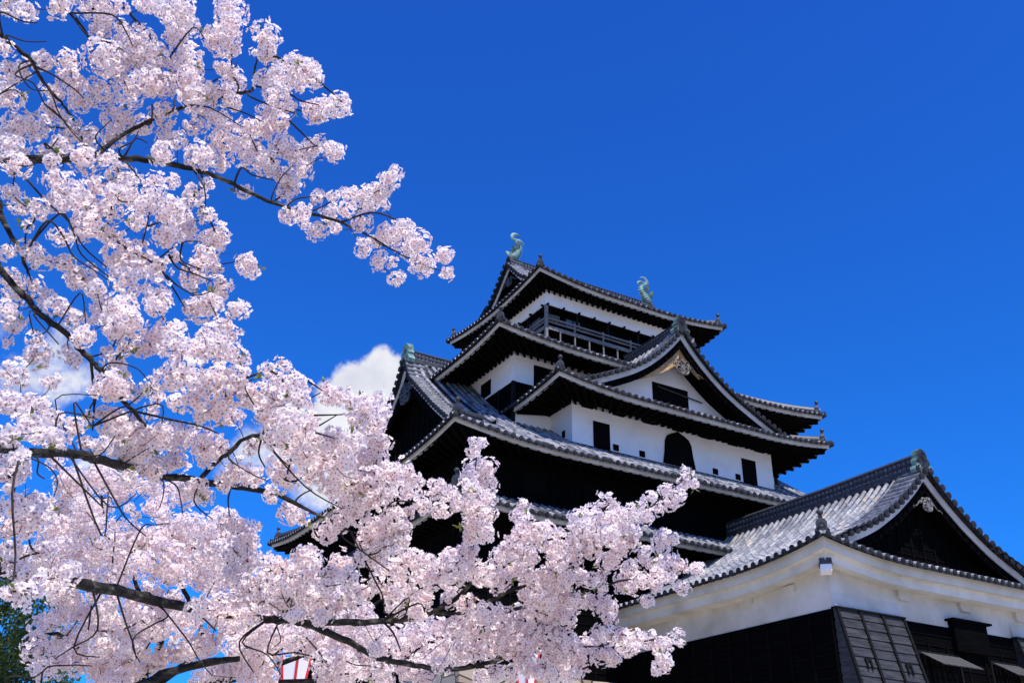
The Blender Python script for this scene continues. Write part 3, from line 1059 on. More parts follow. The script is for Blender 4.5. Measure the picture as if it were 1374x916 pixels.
for k in range(11):
    mb = MB()
    x = -TX+.9+k*.92
    mb.box(x-.035, -TY-.02, 18.2, x+.035, -TY+.05, 19.03)
    if k % 2 == 1:
        mb.box(x-.04, -TY-.02, 19.2, x+.04, -TY+.052, 19.80)
    mb.build('baluster', ['rail_wood'], railing)
for k in range(7):
    mb = MB()
    y = -TY+.9+k*.92
    mb.box(-TX-.02, y-.035, 18.2, -TX+.05, y+.035, 19.03)
    if k % 2 == 1:
        mb.box(-TX-.02, y-.04, 19.2, -TX+.052, y+.04, 19.8)
    mb.build('baluster', ['rail_wood'], railing)
for k in range(11):
    mb = MB()
    x = -TX+.1+k*(2*TX-.2)/10
    mb.box(x-.035, -TY-.14, 20.40, x+.035, -TY+.1, 20.50)
    mb.build('beam_end', ['black_wood'], top)
for k in range(7):
    mb = MB()
    y = -TY+.25+k*(2*TY-.5)/6
    mb.box(-TX-.14, y-.035, 20.40, -TX+.1, y+.035, 20.50)
    mb.build('beam_end', ['black_wood'], top)
# panes and shutters of the lookout room
def pane(x0, x1, z0, z1, nx, nz):
    y = -TY+.45
    mb = MB()
    mb.box(x0, y-.03, z0, x1, y-.004, z1, 0)
    for k in range(nx+1):
        xx = x0+(x1-x0)*k/nx
        mb.box(xx-.02, y-.05, z0, xx+.02, y-.031, z1, 1)
    for k in range(nz+1):
        zz = z0+(z1-z0)*k/nz
        mb.box(x0, y-.05, zz-.02, x1, y-.031, zz+.02, 1)
    return mb.build('window', ['glass', 'batten'], top)
pane(-3.55, -2.6, 19.72, 20.2, 2, 2)
mb = MB()
for k in range(9):
    x = -4.7+k*.09
    mb.box(x, -TY+.40, 19.75+.06*(k%3), x+.045, -TY+.44, 20.2)
mb.build('window_lattice', ['rail_wood'], top)
mb = MB()
x = -TX+.45
for k in range(6):
    y0 = -2.6+k*.92
    mb.box(x-.03, y0, 19.25, x-.004, y0+.84, 20.35, 0)
    mb.box(x-.05, y0-.06, 19.25, x-.031, y0, 20.38, 1)
    mb.box(x-.05, y0, 19.75, x-.031, y0+.84, 19.79, 1)
mb.build('window', ['glass', 'batten'], top, 'row of blue-grey panes on the west side of the lookout')

# T5: top hip-and-gable roof, ridge along X
ax, ay, D5 = 6.187, 4.984, 4.984
gx5 = 5.1
prof5 = [(0, 0), (1.5/D5, .62), (3.3/D5, 1.74), (4.31/D5, 2.72), (1, 3.42)]
r5 = Roof(keep, 'topmost hip-and-gable roof carrying the two fish finials', 21.104+.27, prof5, .42, 1.0)
def tm5(s):
    m = min(s, 2*ax-s)
    return m/D5 if m < (ax-gx5) else 1.0
r5.side((-ax, -ay), (ax, -ay), (0, 1), D5, D5, tmax=tm5, ov=ay-TY, soffit_dz=.22, raf_step=.42)
r5.side((ax, ay), (-ax, ay), (0, -1), D5, D5, tmax=tm5, ov=ay-TY, soffit_dz=.22)
tp5 = (ax-gx5+.45)/D5
r5.side((-ax, ay), (-ax, -ay), (1, 0), D5, D5, tmax=lambda s: min(tp5, s/D5, (2*ay-s)/D5), ov=ax-TX, soffit_dz=.22, raf_step=.42)
r5.side((ax, -ay), (ax, ay), (-1, 0), D5, D5, tmax=lambda s: min(tp5, s/D5, (2*ay-s)/D5), ov=ax-TX, soffit_dz=.22, raf_step=.42)
for sx, sy in ((-1, -1), (1, -1), (-1, 1), (1, 1)):
    r5.hip((sx*ax, sy*ay), -sx, -sy, (ax-gx5)/D5, D5, D5)
o5 = r5.finish()
def curve5(u):
    return r5.zs+interp(prof5, max(0, (ay-abs(u))/D5))
for sg in (-1, 1):
    gable(o5, (sg*gx5, 0, 0), (0, 1, 0), (sg, 0, 0), curve5, ay-(ax-gx5)-.1, .45, 'black_wood', lambda u: r5.zs+interp(prof5, (ax-gx5+.4)/D5), barge_h=(.20, .22), verge_in=.45, pend_mat='dark_carve', pend_scale=.8)
rz5 = r5.zs+3.42
main_ridge([(-gx5+.05, 0, rz5), (0, 0, rz5-.05), (gx5-.05, 0, rz5)], h=.42, w=.36).build('main_ridge', ['tile_dark', 'verge'], o5)
for sg in (-1, 1):
    oni_tile(np.array([sg*gx5, 0, rz5-.05]), (sg, 0, 0), .62).build('ridge_end_plate', ['tile_dark', 'tile_edge'], o5)

def fish_finial(x, face):
    """bronze fish standing on its chin: head down, scaled body curling up, forked tail, fins"""
    mb = MB()
    z0 = rz5+.42
    def shrink(mb_):
        k = .80
        mb_.v = [(x+(a-x)*k*1.1, b_*k, z0-.18+(c_-z0+.18)*k) for a, b_, c_ in mb_.v]
    # spine in the X-Z plane; 'face' is the outward direction the head looks
    sp = [(.42, .02), (.34, .20), (.20, .45), (.02, .78), (-.16, 1.08), (-.16, 1.38), (.02, 1.62), (.16, 1.76)]
    rad = [(.18, .16), (.30, .27), (.34, .30), (.29, .25), (.22, .18), (.17, .13), (.12, .09), (.08, .06)]
    # resample
    ts = np.linspace(0, len(sp)-1, 30)
    pts = [np.array([interp(list(enumerate([p[0] for p in sp])), t), interp(list(enumerate([p[1] for p in sp])), t)]) for t in ts]
    rds = [np.array([interp(list(enumerate([p[0] for p in rad])), t), interp(list(enumerate([p[1] for p in rad])), t)]) for t in ts]
    rings = []
    for i, p in enumerate(pts):
        d = pts[min(i+1, 29)]-pts[max(i-1, 0)]
        d /= np.linalg.norm(d)
        nrm = np.array([-d[1], d[0]])
        k = 1+.10*((i % 2)-.5)*(6 < i < 26)
        rr = []
        for j in range(14):
            a = 2*math.pi*j/14
            c = p+nrm*rds[i][0]*k*math.cos(a)
            rr.append((x+face*c[0], rds[i][1]*k*math.sin(a), z0+c[1]))
        rings.append(rr)
    mb.strip(rings, 0, closed=True, caps=True)
    # dorsal spines down the inner back
    for i in range(5, 27, 2):
        p = pts[i]
        d = pts[i+1]-pts[i-1]
        d /= np.linalg.norm(d)
        nrm = np.array([-d[1], d[0]])
        for sg in (1,):
            b0 = p+nrm*rds[i][0]*.9*sg
            tip = p+nrm*(rds[i][0]+.13)*sg+d*.06
            w = d*.07
            mb.poly([(x+face*(b0-w)[0], .02, z0+(b0-w)[1]), (x+face*tip[0], 0, z0+tip[1]), (x+face*(b0+w)[0], .02, z0+(b0+w)[1])])
            mb.poly([(x+face*(b0-w)[0], -.02, z0+(b0-w)[1]), (x+face*tip[0], 0, z0+tip[1]), (x+face*(b0+w)[0], -.02, z0+(b0+w)[1])])
    # two curled tail lobes
    base = np.array(sp[-1])
    for lobe in ([(0, 0), (.16, .12), (.20, .32), (.05, .52), (-.20, .56), (-.42, .42)], [(0, 0), (-.02, .06), (-.18, .06), (-.42, .08), (-.62, -.06), (-.68, -.30)]):
        n = 14
        tl = np.linspace(0, len(lobe)-1, n)
        pp = [base+np.array([-interp(list(enumerate([p[0] for p in lobe])), t), interp(list(enumerate([p[1] for p in lobe])), t)])*np.array([-1, 1])*1.0 for t in tl]
        rr = []
        for i, p in enumerate(pp):
            d = pp[min(i+1, n-1)]-pp[max(i-1, 0)]
            d /= np.linalg.norm(d)+1e-9
            nn = np.array([-d[1], d[0]])
            w = .03+.26*math.sin(math.pi*min(1, .15+.85*i/(n-1)))**.8
            th = .05
            rr.append([(x+face*(p+nn*w*.5)[0], 0, z0+(p+nn*w*.5)[1]), (x+face*p[0], th, z0+p[1]), (x+face*(p-nn*w*.5)[0], 0, z0+(p-nn*w*.5)[1]), (x+face*p[0], -th, z0+p[1])])
        mb.strip(rr, 0, closed=True, caps=True)
    shrink(mb)
    o = mb.build('fish_finial', ['copper'], keep, 'green copper fish finial at the %s end of the top ridge' % ('west' if face < 0 else 'east'))
    # fins and head pieces
    for sy in (-1, 1):
        for (cx, cz, ang, ln) in ((.30, .50, .9, .62), (.02, .95, 1.25, .5)):
            mb = MB()
            a = np.array([cx, sy*.22, cz])
            tip = a+np.array([math.cos(ang)*ln*.55, sy*.30, math.sin(ang)*ln])
            side = np.array([.16, 0, -.10])
            mb.strip([[(x+face*q[0], q[1], z0+q[2]) for q in (a+side, a, a-side)], [(x+face*q[0], q[1], z0+q[2]) for q in ((a+tip)/2+side*1.1, (a+tip)/2+np.array([0, sy*.05, 0]), (a+tip)/2-side*.9)], [(x+face*q[0], q[1], z0+q[2]) for q in (tip+side*.4, tip, tip-side*.3)]], 0)
            mb.strip([[(x+face*q[0], q[1]-sy*.03, z0+q[2]) for q in (a+side, a, a-side)], [(x+face*q[0], q[1]-sy*.03, z0+q[2]) for q in ((a+tip)/2+side*1.1, (a+tip)/2+np.array([0, sy*.05, 0]), (a+tip)/2-side*.9)], [(x+face*q[0], q[1]-sy*.03, z0+q[2]) for q in (tip+side*.4, tip, tip-side*.3)]], 0)
            shrink(mb)
            mb.build('fin', ['copper'], o)
    mb = MB()
    mb.cyl((x+face*.40, 0, z0+.06), (x+face*.66, 0, z0-.02), .20, .12, n=10)
    mb.cyl((x+face*.36, 0, z0-.10), (x+face*.62, 0, z0-.16), .16, .10, n=10)
    for sy in (-1, 1):
        mb.cyl((x+face*.42, sy*.15, z0+.22), (x+face*.48, sy*.22, z0+.26), .07, .05, n=8)
        mb.cyl((x+face*.30, sy*.15, z0+.30), (x+face*.10, sy*.26, z0+.42), .07, .01, n=6)
    mb.box(x-.30, -.19, z0-.18, x+.30, .19, z0+.02)
    shrink(mb)
    mb.build('fish_head', ['copper'], o)
fish_finial(-4.62, -1)
fish_finial(4.62, 1)

# ------------------------------------------------------------------ turret in front
tur = thing('turret', 'low black and white turret with a pale tiled gable roof in front of the keep', 'turret', (1.285, -20, -3.4))
XC, AX, AY = 1.285, 6.916, 20.771
AWX, AWY = 5.995, 19.976
DA = AX
gya = 19.699
profA = [(0, 0), (1.1/DA, .46), (2.26/DA, 1.08), (2.97/DA, 1.38), (3.82/DA, 1.80), (4.58/DA, 2.28), (5.18/DA, 2.70), (6.16/DA, 3.52), (1, 4.28)]
profA = [(a, b-.11*min(1, a*6)) for a, b in profA]
ra = Roof(tur, 'pale weathered tile roof of the turret with a dark front gable', 3.17+.40, profA, .40, 4.2/DA, tile='tile_pale', zf=.40, fascia_h=.34, oh=.27)
ra.fmat = 'cornice_plaster'
ra.smat = 'cornice_plaster'
YE = -KY
def tmA(c):
    return lambda s: (lambda m: m/DA if m < (AY-gya) else 1.0)(s if c == 0 else (AY+YE)-s)
ra.side((XC-AX, -AY), (XC+AX, -AY), (0, 1), DA, DA, tmax=lambda s: min((AY-gya+.75)/DA, s/DA, (2*AX-s)/DA), ov=AY-AWY, soffit_dz=.02, rafters=False)
ra.side((XC-AX, YE), (XC-AX, -AY), (1, 0), DA, DA, c0=False, tmax=tmA(1), ov=AX-AWX, soffit_dz=.02, rafters=False)
ra.side((XC+AX, -AY), (XC+AX, YE), (-1, 0), DA, DA, c1=False, tmax=tmA(0), ov=AX-AWX, soffit_dz=.02, rafters=False)
for sx in (-1, 1):
    ra.hip((XC+sx*AX, -AY), -sx, 1, (AY-gya)/DA, DA, DA, orn=False)
    d = np.array([sx*.7071, -.7071, 0])
    ra.orn.append((np.array([XC+sx*AX, -AY, ra.Z(0, 0)+.02])-d*.05, d))
oa = ra.finish()
# second stepped plaster cornice under the eave
mb = MB()
def cornice(o1, o2, z0, z1):
    """ring around front and sides following the upturned corner"""
    def ringpts(off):
        out = []
        n = 40
        for k in range(n+1):
            y = YE+(-(AY-off)-YE)*k/n
            out.append((XC-AX+off, y, (-(AY)-y)))
        for k in range(1, n+1):
            x = XC-AX+off+(2*AX-2*off)*k/n
            out.append((x, -AY+off, None))
        for k in range(1, n+1):
            y = -(AY-off)+(YE+(AY-off))*k/n
            out.append((XC+AX-off, y, 0))
        return out
    A, B = ringpts(o1), ringpts(o2)
    rr = []
    for p, q in zip(A, B):
        qd = min(abs(p[0]-(XC-AX)), abs(XC+AX-p[0])) if abs(p[1]+AY) <= o1+1e-6 else abs(p[1]+AY)
        lift = ra.Z(0, max(0, qd-o1)/DA)-ra.zs
        rr.append([(p[0], p[1], z0+lift), (p[0], p[1], z1+lift), (q[0], q[1], z1+lift), (q[0], q[1], z0+lift)])
    mb.strip(rr, 0, closed=True, caps=True)
cornice(.24, 1.0, 2.86, 3.19)
mb.build('cornice', ['cornice_plaster'], oa, 'stepped white plaster cornice under the eave')
for sx in (-1, 1):
    mb = MB()
    d = np.array([sx*.7071, -.7071, 0])
    l = np.array([.7071, sx*.7071, 0])
    c = np.array([XC+sx*(AX-.42), -AY+.42, 0])
    mb.obox(c-l*.17+np.array([0, 0, 2.92])-d*.4, d*.62, l*.34, (0, 0, .20), 0)
    mb.obox(c-l*.19+np.array([0, 0, 3.121])-d*.4, d*.64, l*.38, (0, 0, .19), 1)
    mb.build('corner_beam_end', ['plaster', 'tile_dark'], oa)
def curveA(u):
    return ra.zs+interp(profA, max(0, (AX-abs(u))/DA))
gwa = gable(oa, (XC, -gya, 0), (1, 0, 0), (0, -1, 0), curveA, AX-(AY-gya)-.1, .72, 'black_wood', lambda u: ra.zs+interp(profA, (AY-gya+.68)/DA), barge_h=(.27, .30), pend_scale=.72, tan=[(-1, .15, 1.0, .16)], wall_label='black lattice gable wall of the turret')
rza = ra.zs+4.17
main_ridge([(XC, -gya+.05, rza), (XC, -15, rza-.06), (XC, YE+.05, rza-.03)], h=.58, w=.42).build('main_ridge', ['tile_dark', 'verge'], oa)
oni_tile(np.array([XC, -gya-.02, rza+.08]), (0, -1, 0), .74).build('ridge_end_plate', ['copper', 'tile_edge'], oa, 'ridge-end plate with green copper sides and a round crest')

# turret walls
mb = MB()
mb.box(XC-AWX, -AWY, 1.93, XC+AWX, YE-.02, 3.35, 0)
tw = mb.build('plaster_wall', ['plaster_stained'], tur, 'white plaster upper wall of the turret')
mb = MB()
x0, x1 = XC-AWX, XC+AWX
mb.box(x0-.02, -AWY-.02, -3.4, x1+.02, YE-.025, 1.926, 0)
bw = mb.build('black_wall', ['black_wood'], tur, 'black boarded lower wall of the turret')
mb = MB()
for y in np.arange(-AWY+.05, YE-.5, .95):
    mb.box(x0-.07, y-.04, -3.4, x0-.022, y+.04, 1.91)
for x in np.arange(x0+3.3, x1-3, .95):
    mb.box(x-.035, -AWY-.065, -3.4, x+.035, -AWY-.022, 1.3)
z = -3.2
while z < 1.8:
    mb.box(x0-.05, -AWY-.05, z, x1, -AWY-.022, z+.035)
    mb.box(x0-.05, -AWY-.05, z, x0-.022, YE-.05, z+.035)
    z += .34
mb.build('wall_battens', ['soffit'], bw)
# plaster corbels
for x in (-2.6, .55, 3.6, 5.6):
    mb = MB()
    prof = [(-.30, 2.95), (-.30, 2.68), (-.22, 2.56), (.22, 2.56), (.30, 2.68), (.30, 2.95)]
    mb.strip([[(XC+x+a, -AWY-.12, b_) for a, b_ in prof], [(XC+x+a*1.05, -AWY+.05, b_-.02) for a, b_ in prof]], 0, closed=True, caps=True)
    mb.build('plaster_corbel', ['plaster_stained'], tw)
for y in (-18.2, -16.2, -14.2, -12.2):
    mb = MB()
    prof = [(-.30, 2.95), (-.30, 2.70), (-.22, 2.60), (.22, 2.60), (.30, 2.70), (.30, 2.95)]
    mb.strip([[(x0-.08, y+a, b_) for a, b_ in prof], [(x0+.05, y+a*1.05, b_-.02) for a, b_ in prof]], 0, closed=True, caps=True)
    mb.build('plaster_corbel', ['plaster_stained'], tw)
# flared stone-drop chutes at both ends of the south wall
def chute(xa, xb, label):
    yw = -AWY
    # plaster flare
    mb = MB()
    mb.strip([[(xa, yw+.01, 2.50), (xa, yw-.10, 1.965), (xa, yw+.01, 1.965)], [(xb, yw+.01, 2.50), (xb, yw-.10, 1.965), (xb, yw+.01, 1.965)]], 0, closed=True, caps=True)
    mb.build('plaster_flare', ['plaster_stained'], tw)
    mb = MB()
    zt, zb_, o = 1.93, -.75, .62
    def Y(z, e=0):
        return yw-.14-o*(zt-z)/(zt-zb_)-e
    # courses of lapped boards
    nb = 9
    for k in range(nb):
        za, zc = zt-(zt-zb_)*k/nb, zt-(zt-zb_)*(k+1)/nb
        mb.strip([[(xa, Y(za), za), (xa, Y(zc, .035), zc), (xa, yw+.01, zc), (xa, yw+.01, za)], [(xb, Y(za), za), (xb, Y(zc, .035), zc), (xb, yw+.01, zc), (xb, yw+.01, za)]], 0, closed=True, caps=True)
    c = mb.build('stone_drop_chute', ['dark_grey_wood'], tur, label)
    mb = MB()
    for f in (0, 1/3, 2/3, 1):
        xx = xa+(xb-xa)*f
        mb.strip([[(xx-.05, Y(zt, .0), zt), (xx+.05, Y(zt, .0), zt), (xx+.05, Y(zt, .07), zt), (xx-.05, Y(zt, .07), zt)],
                  [(xx-.05, Y(zb_, .0), zb_), (xx+.05, Y(zb_, .0), zb_), (xx+.05, Y(zb_, .09), zb_), (xx-.05, Y(zb_, .09), zb_)]], 0, closed=True, caps=True)
    mb.box(xa-.06, Y(zt, .10), zt-.015, xb+.06, yw+.01, zt+.032)
    mb.box(xa-.05, Y(zb_, .10), zb_-.06, xb+.05, yw, zb_)
    mb.build('chute_frame', ['batten'], c)
    for xx in (xa+.62, xb-.62):
        mb = MB()
        for dx in (-.10, .10):
            mb.obox((xx+dx-.03, Y(.42, .05), .42), (.06, 0, 0), (0, -.04, 0), (0, Y(.05)-Y(.42), -.37))
        mb.obox((xx-.13, Y(.33, .05), .33), (.26, 0, 0), (0, -.035, 0), (0, 0, .05))
        mb.build('hatch_handle', ['batten'], c)
chute(x0-.02, x0+3.05, 'flared dark board chute at the west corner of the turret')
chute(x1-3.05, x1+.02, 'flared dark board chute at the east corner of the turret')
# black boxed hood in the middle
mb = MB()
hx0, hx1 = XC-.62, XC+1.42
mb.box(hx0+.14, -AWY-.22, 1.15, hx1-.14, -AWY, 2.14)
mb.box(hx0, -AWY-.36, 2.14, hx1, -AWY+.01, 2.21)
mb.build('window_hood', ['black_wood'], tur, 'small black boxed hood breaking the white wall line')
# windows with propped-up shutters
for k, (wx0, wx1) in enumerate(((-1.02, .98), (2.72, 4.15))):
    mb = MB()
    mb.box(wx0, -AWY-.028, -.75, wx1, -AWY+.2, .9, 0)
    w = .07
    mb.box(wx0-w, -AWY-.06, -.75, wx0, -AWY, .95, 1)
    mb.box(wx1, -AWY-.06, -.75, wx1+w, -AWY, .95, 1)
    mb.box(wx0-w, -AWY-.07, .9, wx1+w, -AWY, 1.02, 1)
    wo_ = mb.build('window', ['void', 'batten'], bw)
    mb = MB()
    hz, hy, ln = .93, -AWY-.09, .95
    ca, sa = math.cos(R_(30)), math.sin(R_(30))
    nb = 7
    for j in range(nb):
        xa = wx0+(wx1-wx0)*j/nb
        mb.obox((xa+.025, hy, hz), ((wx1-wx0)/nb-.05, 0, 0), (0, -ln*ca, -ln*sa), (0, -.025*sa, .025*ca), 0)
    mb.obox((wx0, hy-.1, hz-.1), (wx1-wx0, 0, 0), (0, -.06, -.035), (0, 0, .04), 1)
    mb.obox((wx0, hy-ln*ca+.12, hz-ln*sa+.04), (wx1-wx0, 0, 0), (0, -.06, -.035), (0, 0, .04), 1)
    mb.build('propped_shutter', ['shutter', 'batten'], wo_, 'bleached plank shutter propped open')
# ------------------------------------------------------------------ cherry trees
def petal_mat():
    m, t, b = newmat('cherry_petal')
    at_r = N(t, 'ShaderNodeAttribute', attribute_name='rad')
    at_t = N(t, 'ShaderNodeAttribute', attribute_name='tint')
    r = ramp(t, [(0.0, (.38, .09, .12)), (0.10, (.58, .24, .29)), (0.21, (.92, .70, .71)), (0.40, (.975, .905, .885)), (1.0, (.985, .955, .93))])
    L(t, at_r, 'Fac', r, 'Fac')
    r2 = ramp(t, [(0.0, (1.0, .985, .985)), (0.6, (1.0, .955, .95)), (1.0, (1.0, .89, .895))])
    L(t, at_t, 'Fac', r2, 'Fac')
    mx = N(t, 'ShaderNodeMix', data_type='RGBA', blend_type='MULTIPLY')
    mx.inputs[0].default_value = 1
    L(t, r, 'Color', mx, 6)
    L(t, r2, 'Color', mx, 7)
    L(t, mx, 2, b, 'Base Color')
    b.inputs['Roughness'].default_value = .6
    b.inputs['Specular IOR Level'].default_value = .25
    tr = N(t, 'ShaderNodeBsdfTranslucent')
    L(t, mx, 2, tr, 'Color')
    ms = N(t, 'ShaderNodeMixShader', inp={0: .5})
    out = t.nodes['Material Output']
    L(t, b, 0, ms, 1)
    L(t, tr, 0, ms, 2)
    L(t, ms, 0, out, 'Surface')
    return m
MT['petal'] = petal_mat()
m, t, b = newmat('calyx_red_brown')
b.inputs['Base Color'].default_value = (.16, .05, .045, 1)
b.inputs['Roughness'].default_value = .6
MT['calyx'] = m
def leaf_mat(name, c0, c1):
    m, t, b = newmat(name)
    tcn = N(t, 'ShaderNodeTexCoord')
    n = N(t, 'ShaderNodeTexNoise', inp={'Scale': 9.0, 'Detail': 3.0})
    L(t, tcn, 'Object', n, 'Vector')
    r = ramp(t, [(.35, c0), (.65, c1)])
    L(t, n, 'Fac', r, 'Fac')
    L(t, r, 'Color', b, 'Base Color')
    b.inputs['Roughness'].default_value = .5
    tr = N(t, 'ShaderNodeBsdfTranslucent')
    L(t, r, 'Color', tr, 'Color')
    ms = N(t, 'ShaderNodeMixShader', inp={0: .3})
    L(t, b, 0, ms, 1)
    L(t, tr, 0, ms, 2)
    L(t, ms, 0, t.nodes['Material Output'], 'Surface')
    return m
MT['young_leaf'] = leaf_mat('young_cherry_leaf', (.10, .14, .02), (.24, .26, .05))
MT['evergreen'] = leaf_mat('evergreen_leaf', (.016, .040, .006), (.065, .115, .018))
MT['bark'] = noise_mat('cherry_bark', [(0.34, (.008, .007, .006)), (0.55, (.03, .027, .022)), (0.66, (.12, .115, .085)), (0.8, (.24, .235, .18))], scale=11, detail=8, rough=.85, bump=.6, bscale=40, stretch=(1, 1, 2.2), spec=.2)
MT['twig'] = noise_mat('cherry_twig', [(0.3, (.012, .009, .008)), (0.7, (.045, .033, .028))], scale=14, rough=.8, spec=.2)

# flower template: five notched, cupped petals, dark eye, calyx behind
def flower_template():
    V, F, RD, MI = [], [], [], []
    for k in range(5):
        a = 2*math.pi*k/5
        ca, sa = math.cos(a), math.sin(a)
        P = [(.05, -.05, .02), (.05, .05, .02), (.55, -.40, .12), (.55, .40, .12), (.93, -.24, .26), (.93, .24, .26), (.82, 0, .20), (.5, 0, .06)]
        b0 = len(V)
        for (x, y, z) in P:
            V.append((x*ca-y*sa, x*sa+y*ca, z))
            RD.append(min(1, math.hypot(x, y)))
        for f in ((0, 1, 7), (0, 7, 2), (1, 3, 7), (2, 7, 6), (7, 3, 6), (2, 6, 4), (3, 5, 6)):
            F.append(tuple(b0+i for i in f))
            MI.append(0)
    b0 = len(V)
    V += [(.14, 0, .065), (-.07, .121, .065), (-.07, -.121, .065), (0, 0, .13)]
    RD += [0, 0, 0, 0]
    F += [(b0, b0+1, b0+3), (b0+1, b0+2, b0+3), (b0+2, b0, b0+3)]
    MI += [1]*3
    b0 = len(V)
    V += [(.13, 0, -.02), (-.065, .112, -.02), (-.065, -.112, -.02), (0, 0, -.38)]
    RD += [0, 0, 0, 0]
    F += [(b0, b0+1, b0+3), (b0+1, b0+2, b0+3), (b0+2, b0, b0+3)]
    MI += [1]*3
    return np.array(V), np.array(F), np.array(RD), np.array(MI)
FV, FF, FR, FM = flower_template()
def tri_mesh(name, V, F, MI, mats, parent, attrs=None, label=None):
    me = bpy.data.meshes.new(name)
    me.vertices.add(len(V))
    me.vertices.foreach_set('co', np.asarray(V, np.float32).ravel())
    nf = len(F)
    me.loops.add(nf*3)
    me.loops.foreach_set('vertex_index', np.asarray(F, np.int32).ravel())
    me.polygons.add(nf)
    me.polygons.foreach_set('loop_start', np.arange(0, nf*3, 3, dtype=np.int32))
    for mm in mats:
        me.materials.append(MT[mm])
    me.polygons.foreach_set('material_index', np.asarray(MI, np.int32))
    me.update(calc_edges=True)
    for k, a in (attrs or {}).items():
        at_ = me.attributes.new(k, 'FLOAT', 'POINT')
        at_.data.foreach_set('value', np.asarray(a, np.float32))
    o = bpy.data.objects.new(name, me)
    COL.objects.link(o)
    if parent is not None:
        o.parent = parent
        o.matrix_parent_inverse = PINV(parent)
    if label:
        o['label'] = label
    return o
def frames(nrm, spin):
    nrm = nrm/np.linalg.norm(nrm, axis=1, keepdims=True)
    ref = np.where(np.abs(nrm[:, 2:3]) < .9, np.array([[0, 0, 1.0]]), np.array([[1.0, 0, 0]]))
    a = np.cross(nrm, ref)
    a /= np.linalg.norm(a, axis=1, keepdims=True)
    b_ = np.cross(nrm, a)
    c, s = np.cos(spin)[:, None], np.sin(spin)[:, None]
    return a*c+b_*s, -a*s+b_*c, nrm
def flowers_mesh(name, pos, nrm, rad, tint, parent, label=None):
    n = len(pos)
    A, B, C = frames(nrm, rng.uniform(0, 6.28, n))
    cup = rng.uniform(.4, 1.7, n)[:, None, None]
    V = (pos[:, None, :] + rad[:, None, None]*(A[:, None, :]*FV[None, :, 0:1] + B[:, None, :]*FV[None, :, 1:2] + C[:, None, :]*FV[None, :, 2:3]*cup))
    V += rng.normal(0, .0008, V.shape)
    F = FF[None, :, :] + (np.arange(n)*len(FV))[:, None, None]
    return tri_mesh(name, V.reshape(-1, 3), F.reshape(-1, 3), np.tile(FM, n), ['petal', 'calyx'], parent,
                    {'rad': np.tile(FR, n), 'tint': np.repeat(tint, len(FV))}, label)

# where the flower clusters hang, noted from the photo (origin of the view, then x,y,r in quarter pixels)
K4 = 4.035
CL = []
def clus(ox, oy, s, tag_='a'):
    v = [float(q) for q in s.replace(';', ' ').replace(',', ' ').split()]
    for i in range(0, len(v), 3):
        CL.append((ox+v[i]/K4, oy+v[i+1]/K4, v[i+2]/K4, tag_))
clus(0, 0, '30,20,70;140,60,65;310,40,60;340,15,50;520,30,110;570,110,60;545,165,60;20,260,50;50,400,70;110,370,60;40,520,90;225,330,65;370,340,75;390,440,85;530,500,90;560,310,110;620,380,80;740,230,110;840,290,70;730,310,90;660,150,40;960,60,115;1000,130,85;950,200,60;1240,50,85;1240,130,82;1240,200,70;1165,230,70;1255,270,50;1010,320,95;1050,380,60;880,430,110;820,450,100;700,500,90;1090,540,90;1060,480,80;1210,370,55;1260,390,45;1270,460,60;1260,560,50;640,650,90;620,740,70;760,680,65;880,620,70;1050,680,60;1170,640,60;1200,780,80;1230,690,60;1340,700,70;1340,820,90;960,760,60;880,830,70;1080,840,80;1190,890,50;100,680,95;50,800,90;200,680,70;280,610,60;290,500,60;380,700,80;480,740,70;450,860,90;330,780,50;590,870,60;240,820,40;100,850,60;430,560,60;60,740,60;870,50,60;780,20,60;640,30,50')
clus(200, 0, '140,60,100;190,110,85;170,190,70;430,40,85;430,110,85;450,200,65;350,230,75;360,190,60;445,290,40;390,360,50;450,385,45;630,190,75;660,180,55;640,250,50;640,310,55;565,285,22;790,350,70;860,400,85;760,430,90;690,420,70;620,430,55;905,430,40;840,350,50;690,520,80;740,580,60;640,610,60;700,670,70;620,700,70;540,690,70;470,470,60;470,560,55;410,490,50;880,600,65;950,580,65;1020,580,70;1040,550,45;910,640,35;720,780,70;760,820,60;540,780,70;600,850,70;660,860,55;860,810,60;920,790,60;1010,830,58;970,800,45;820,870,70;400,790,75;410,690,60;340,660,55;300,560,85;230,520,80;330,500,60;240,680,50;90,740,60;60,850,60;180,330,70;240,370,60;200,420,60;280,820,65;380,880,55;150,760,60')
clus(200, 200, '90,40,60;250,60,55;390,100,55;240,250,70;310,190,40;310,365,50;120,180,45;515,230,45;640,90,75;730,150,60;780,180,60;740,230,55;830,110,55;760,360,55;830,340,50;835,390,40;910,445,55;910,260,40;990,260,40;980,350,55;1010,430,35;1090,250,60;1160,260,60;1220,240,60;1260,220,55;1300,160,55;1330,130,45;1200,300,50;1270,300,35;1150,400,60;1060,330,50;1160,540,50;1250,610,55;1325,610,25;1340,700,50;1290,460,70;1220,500,40;100,330,90;180,400,80;100,470,80;210,450,60;380,470,65;330,530,80;300,600,80;240,690,75;350,640,50;390,730,60;380,780,50;530,620,58;545,660,48;505,600,40;240,860,70;300,870,80;360,830,50;470,870,62;510,850,35;40,640,70;50,780,70;30,250,60;140,580,40;40,850,70')
clus(500, 300, '390,170,58;405,270,40;270,220,70;250,110,72;140,60,90;60,30,60;40,200,55;140,300,50;120,205,22;180,20,55;80,90,60;300,240,40;200,150,50')
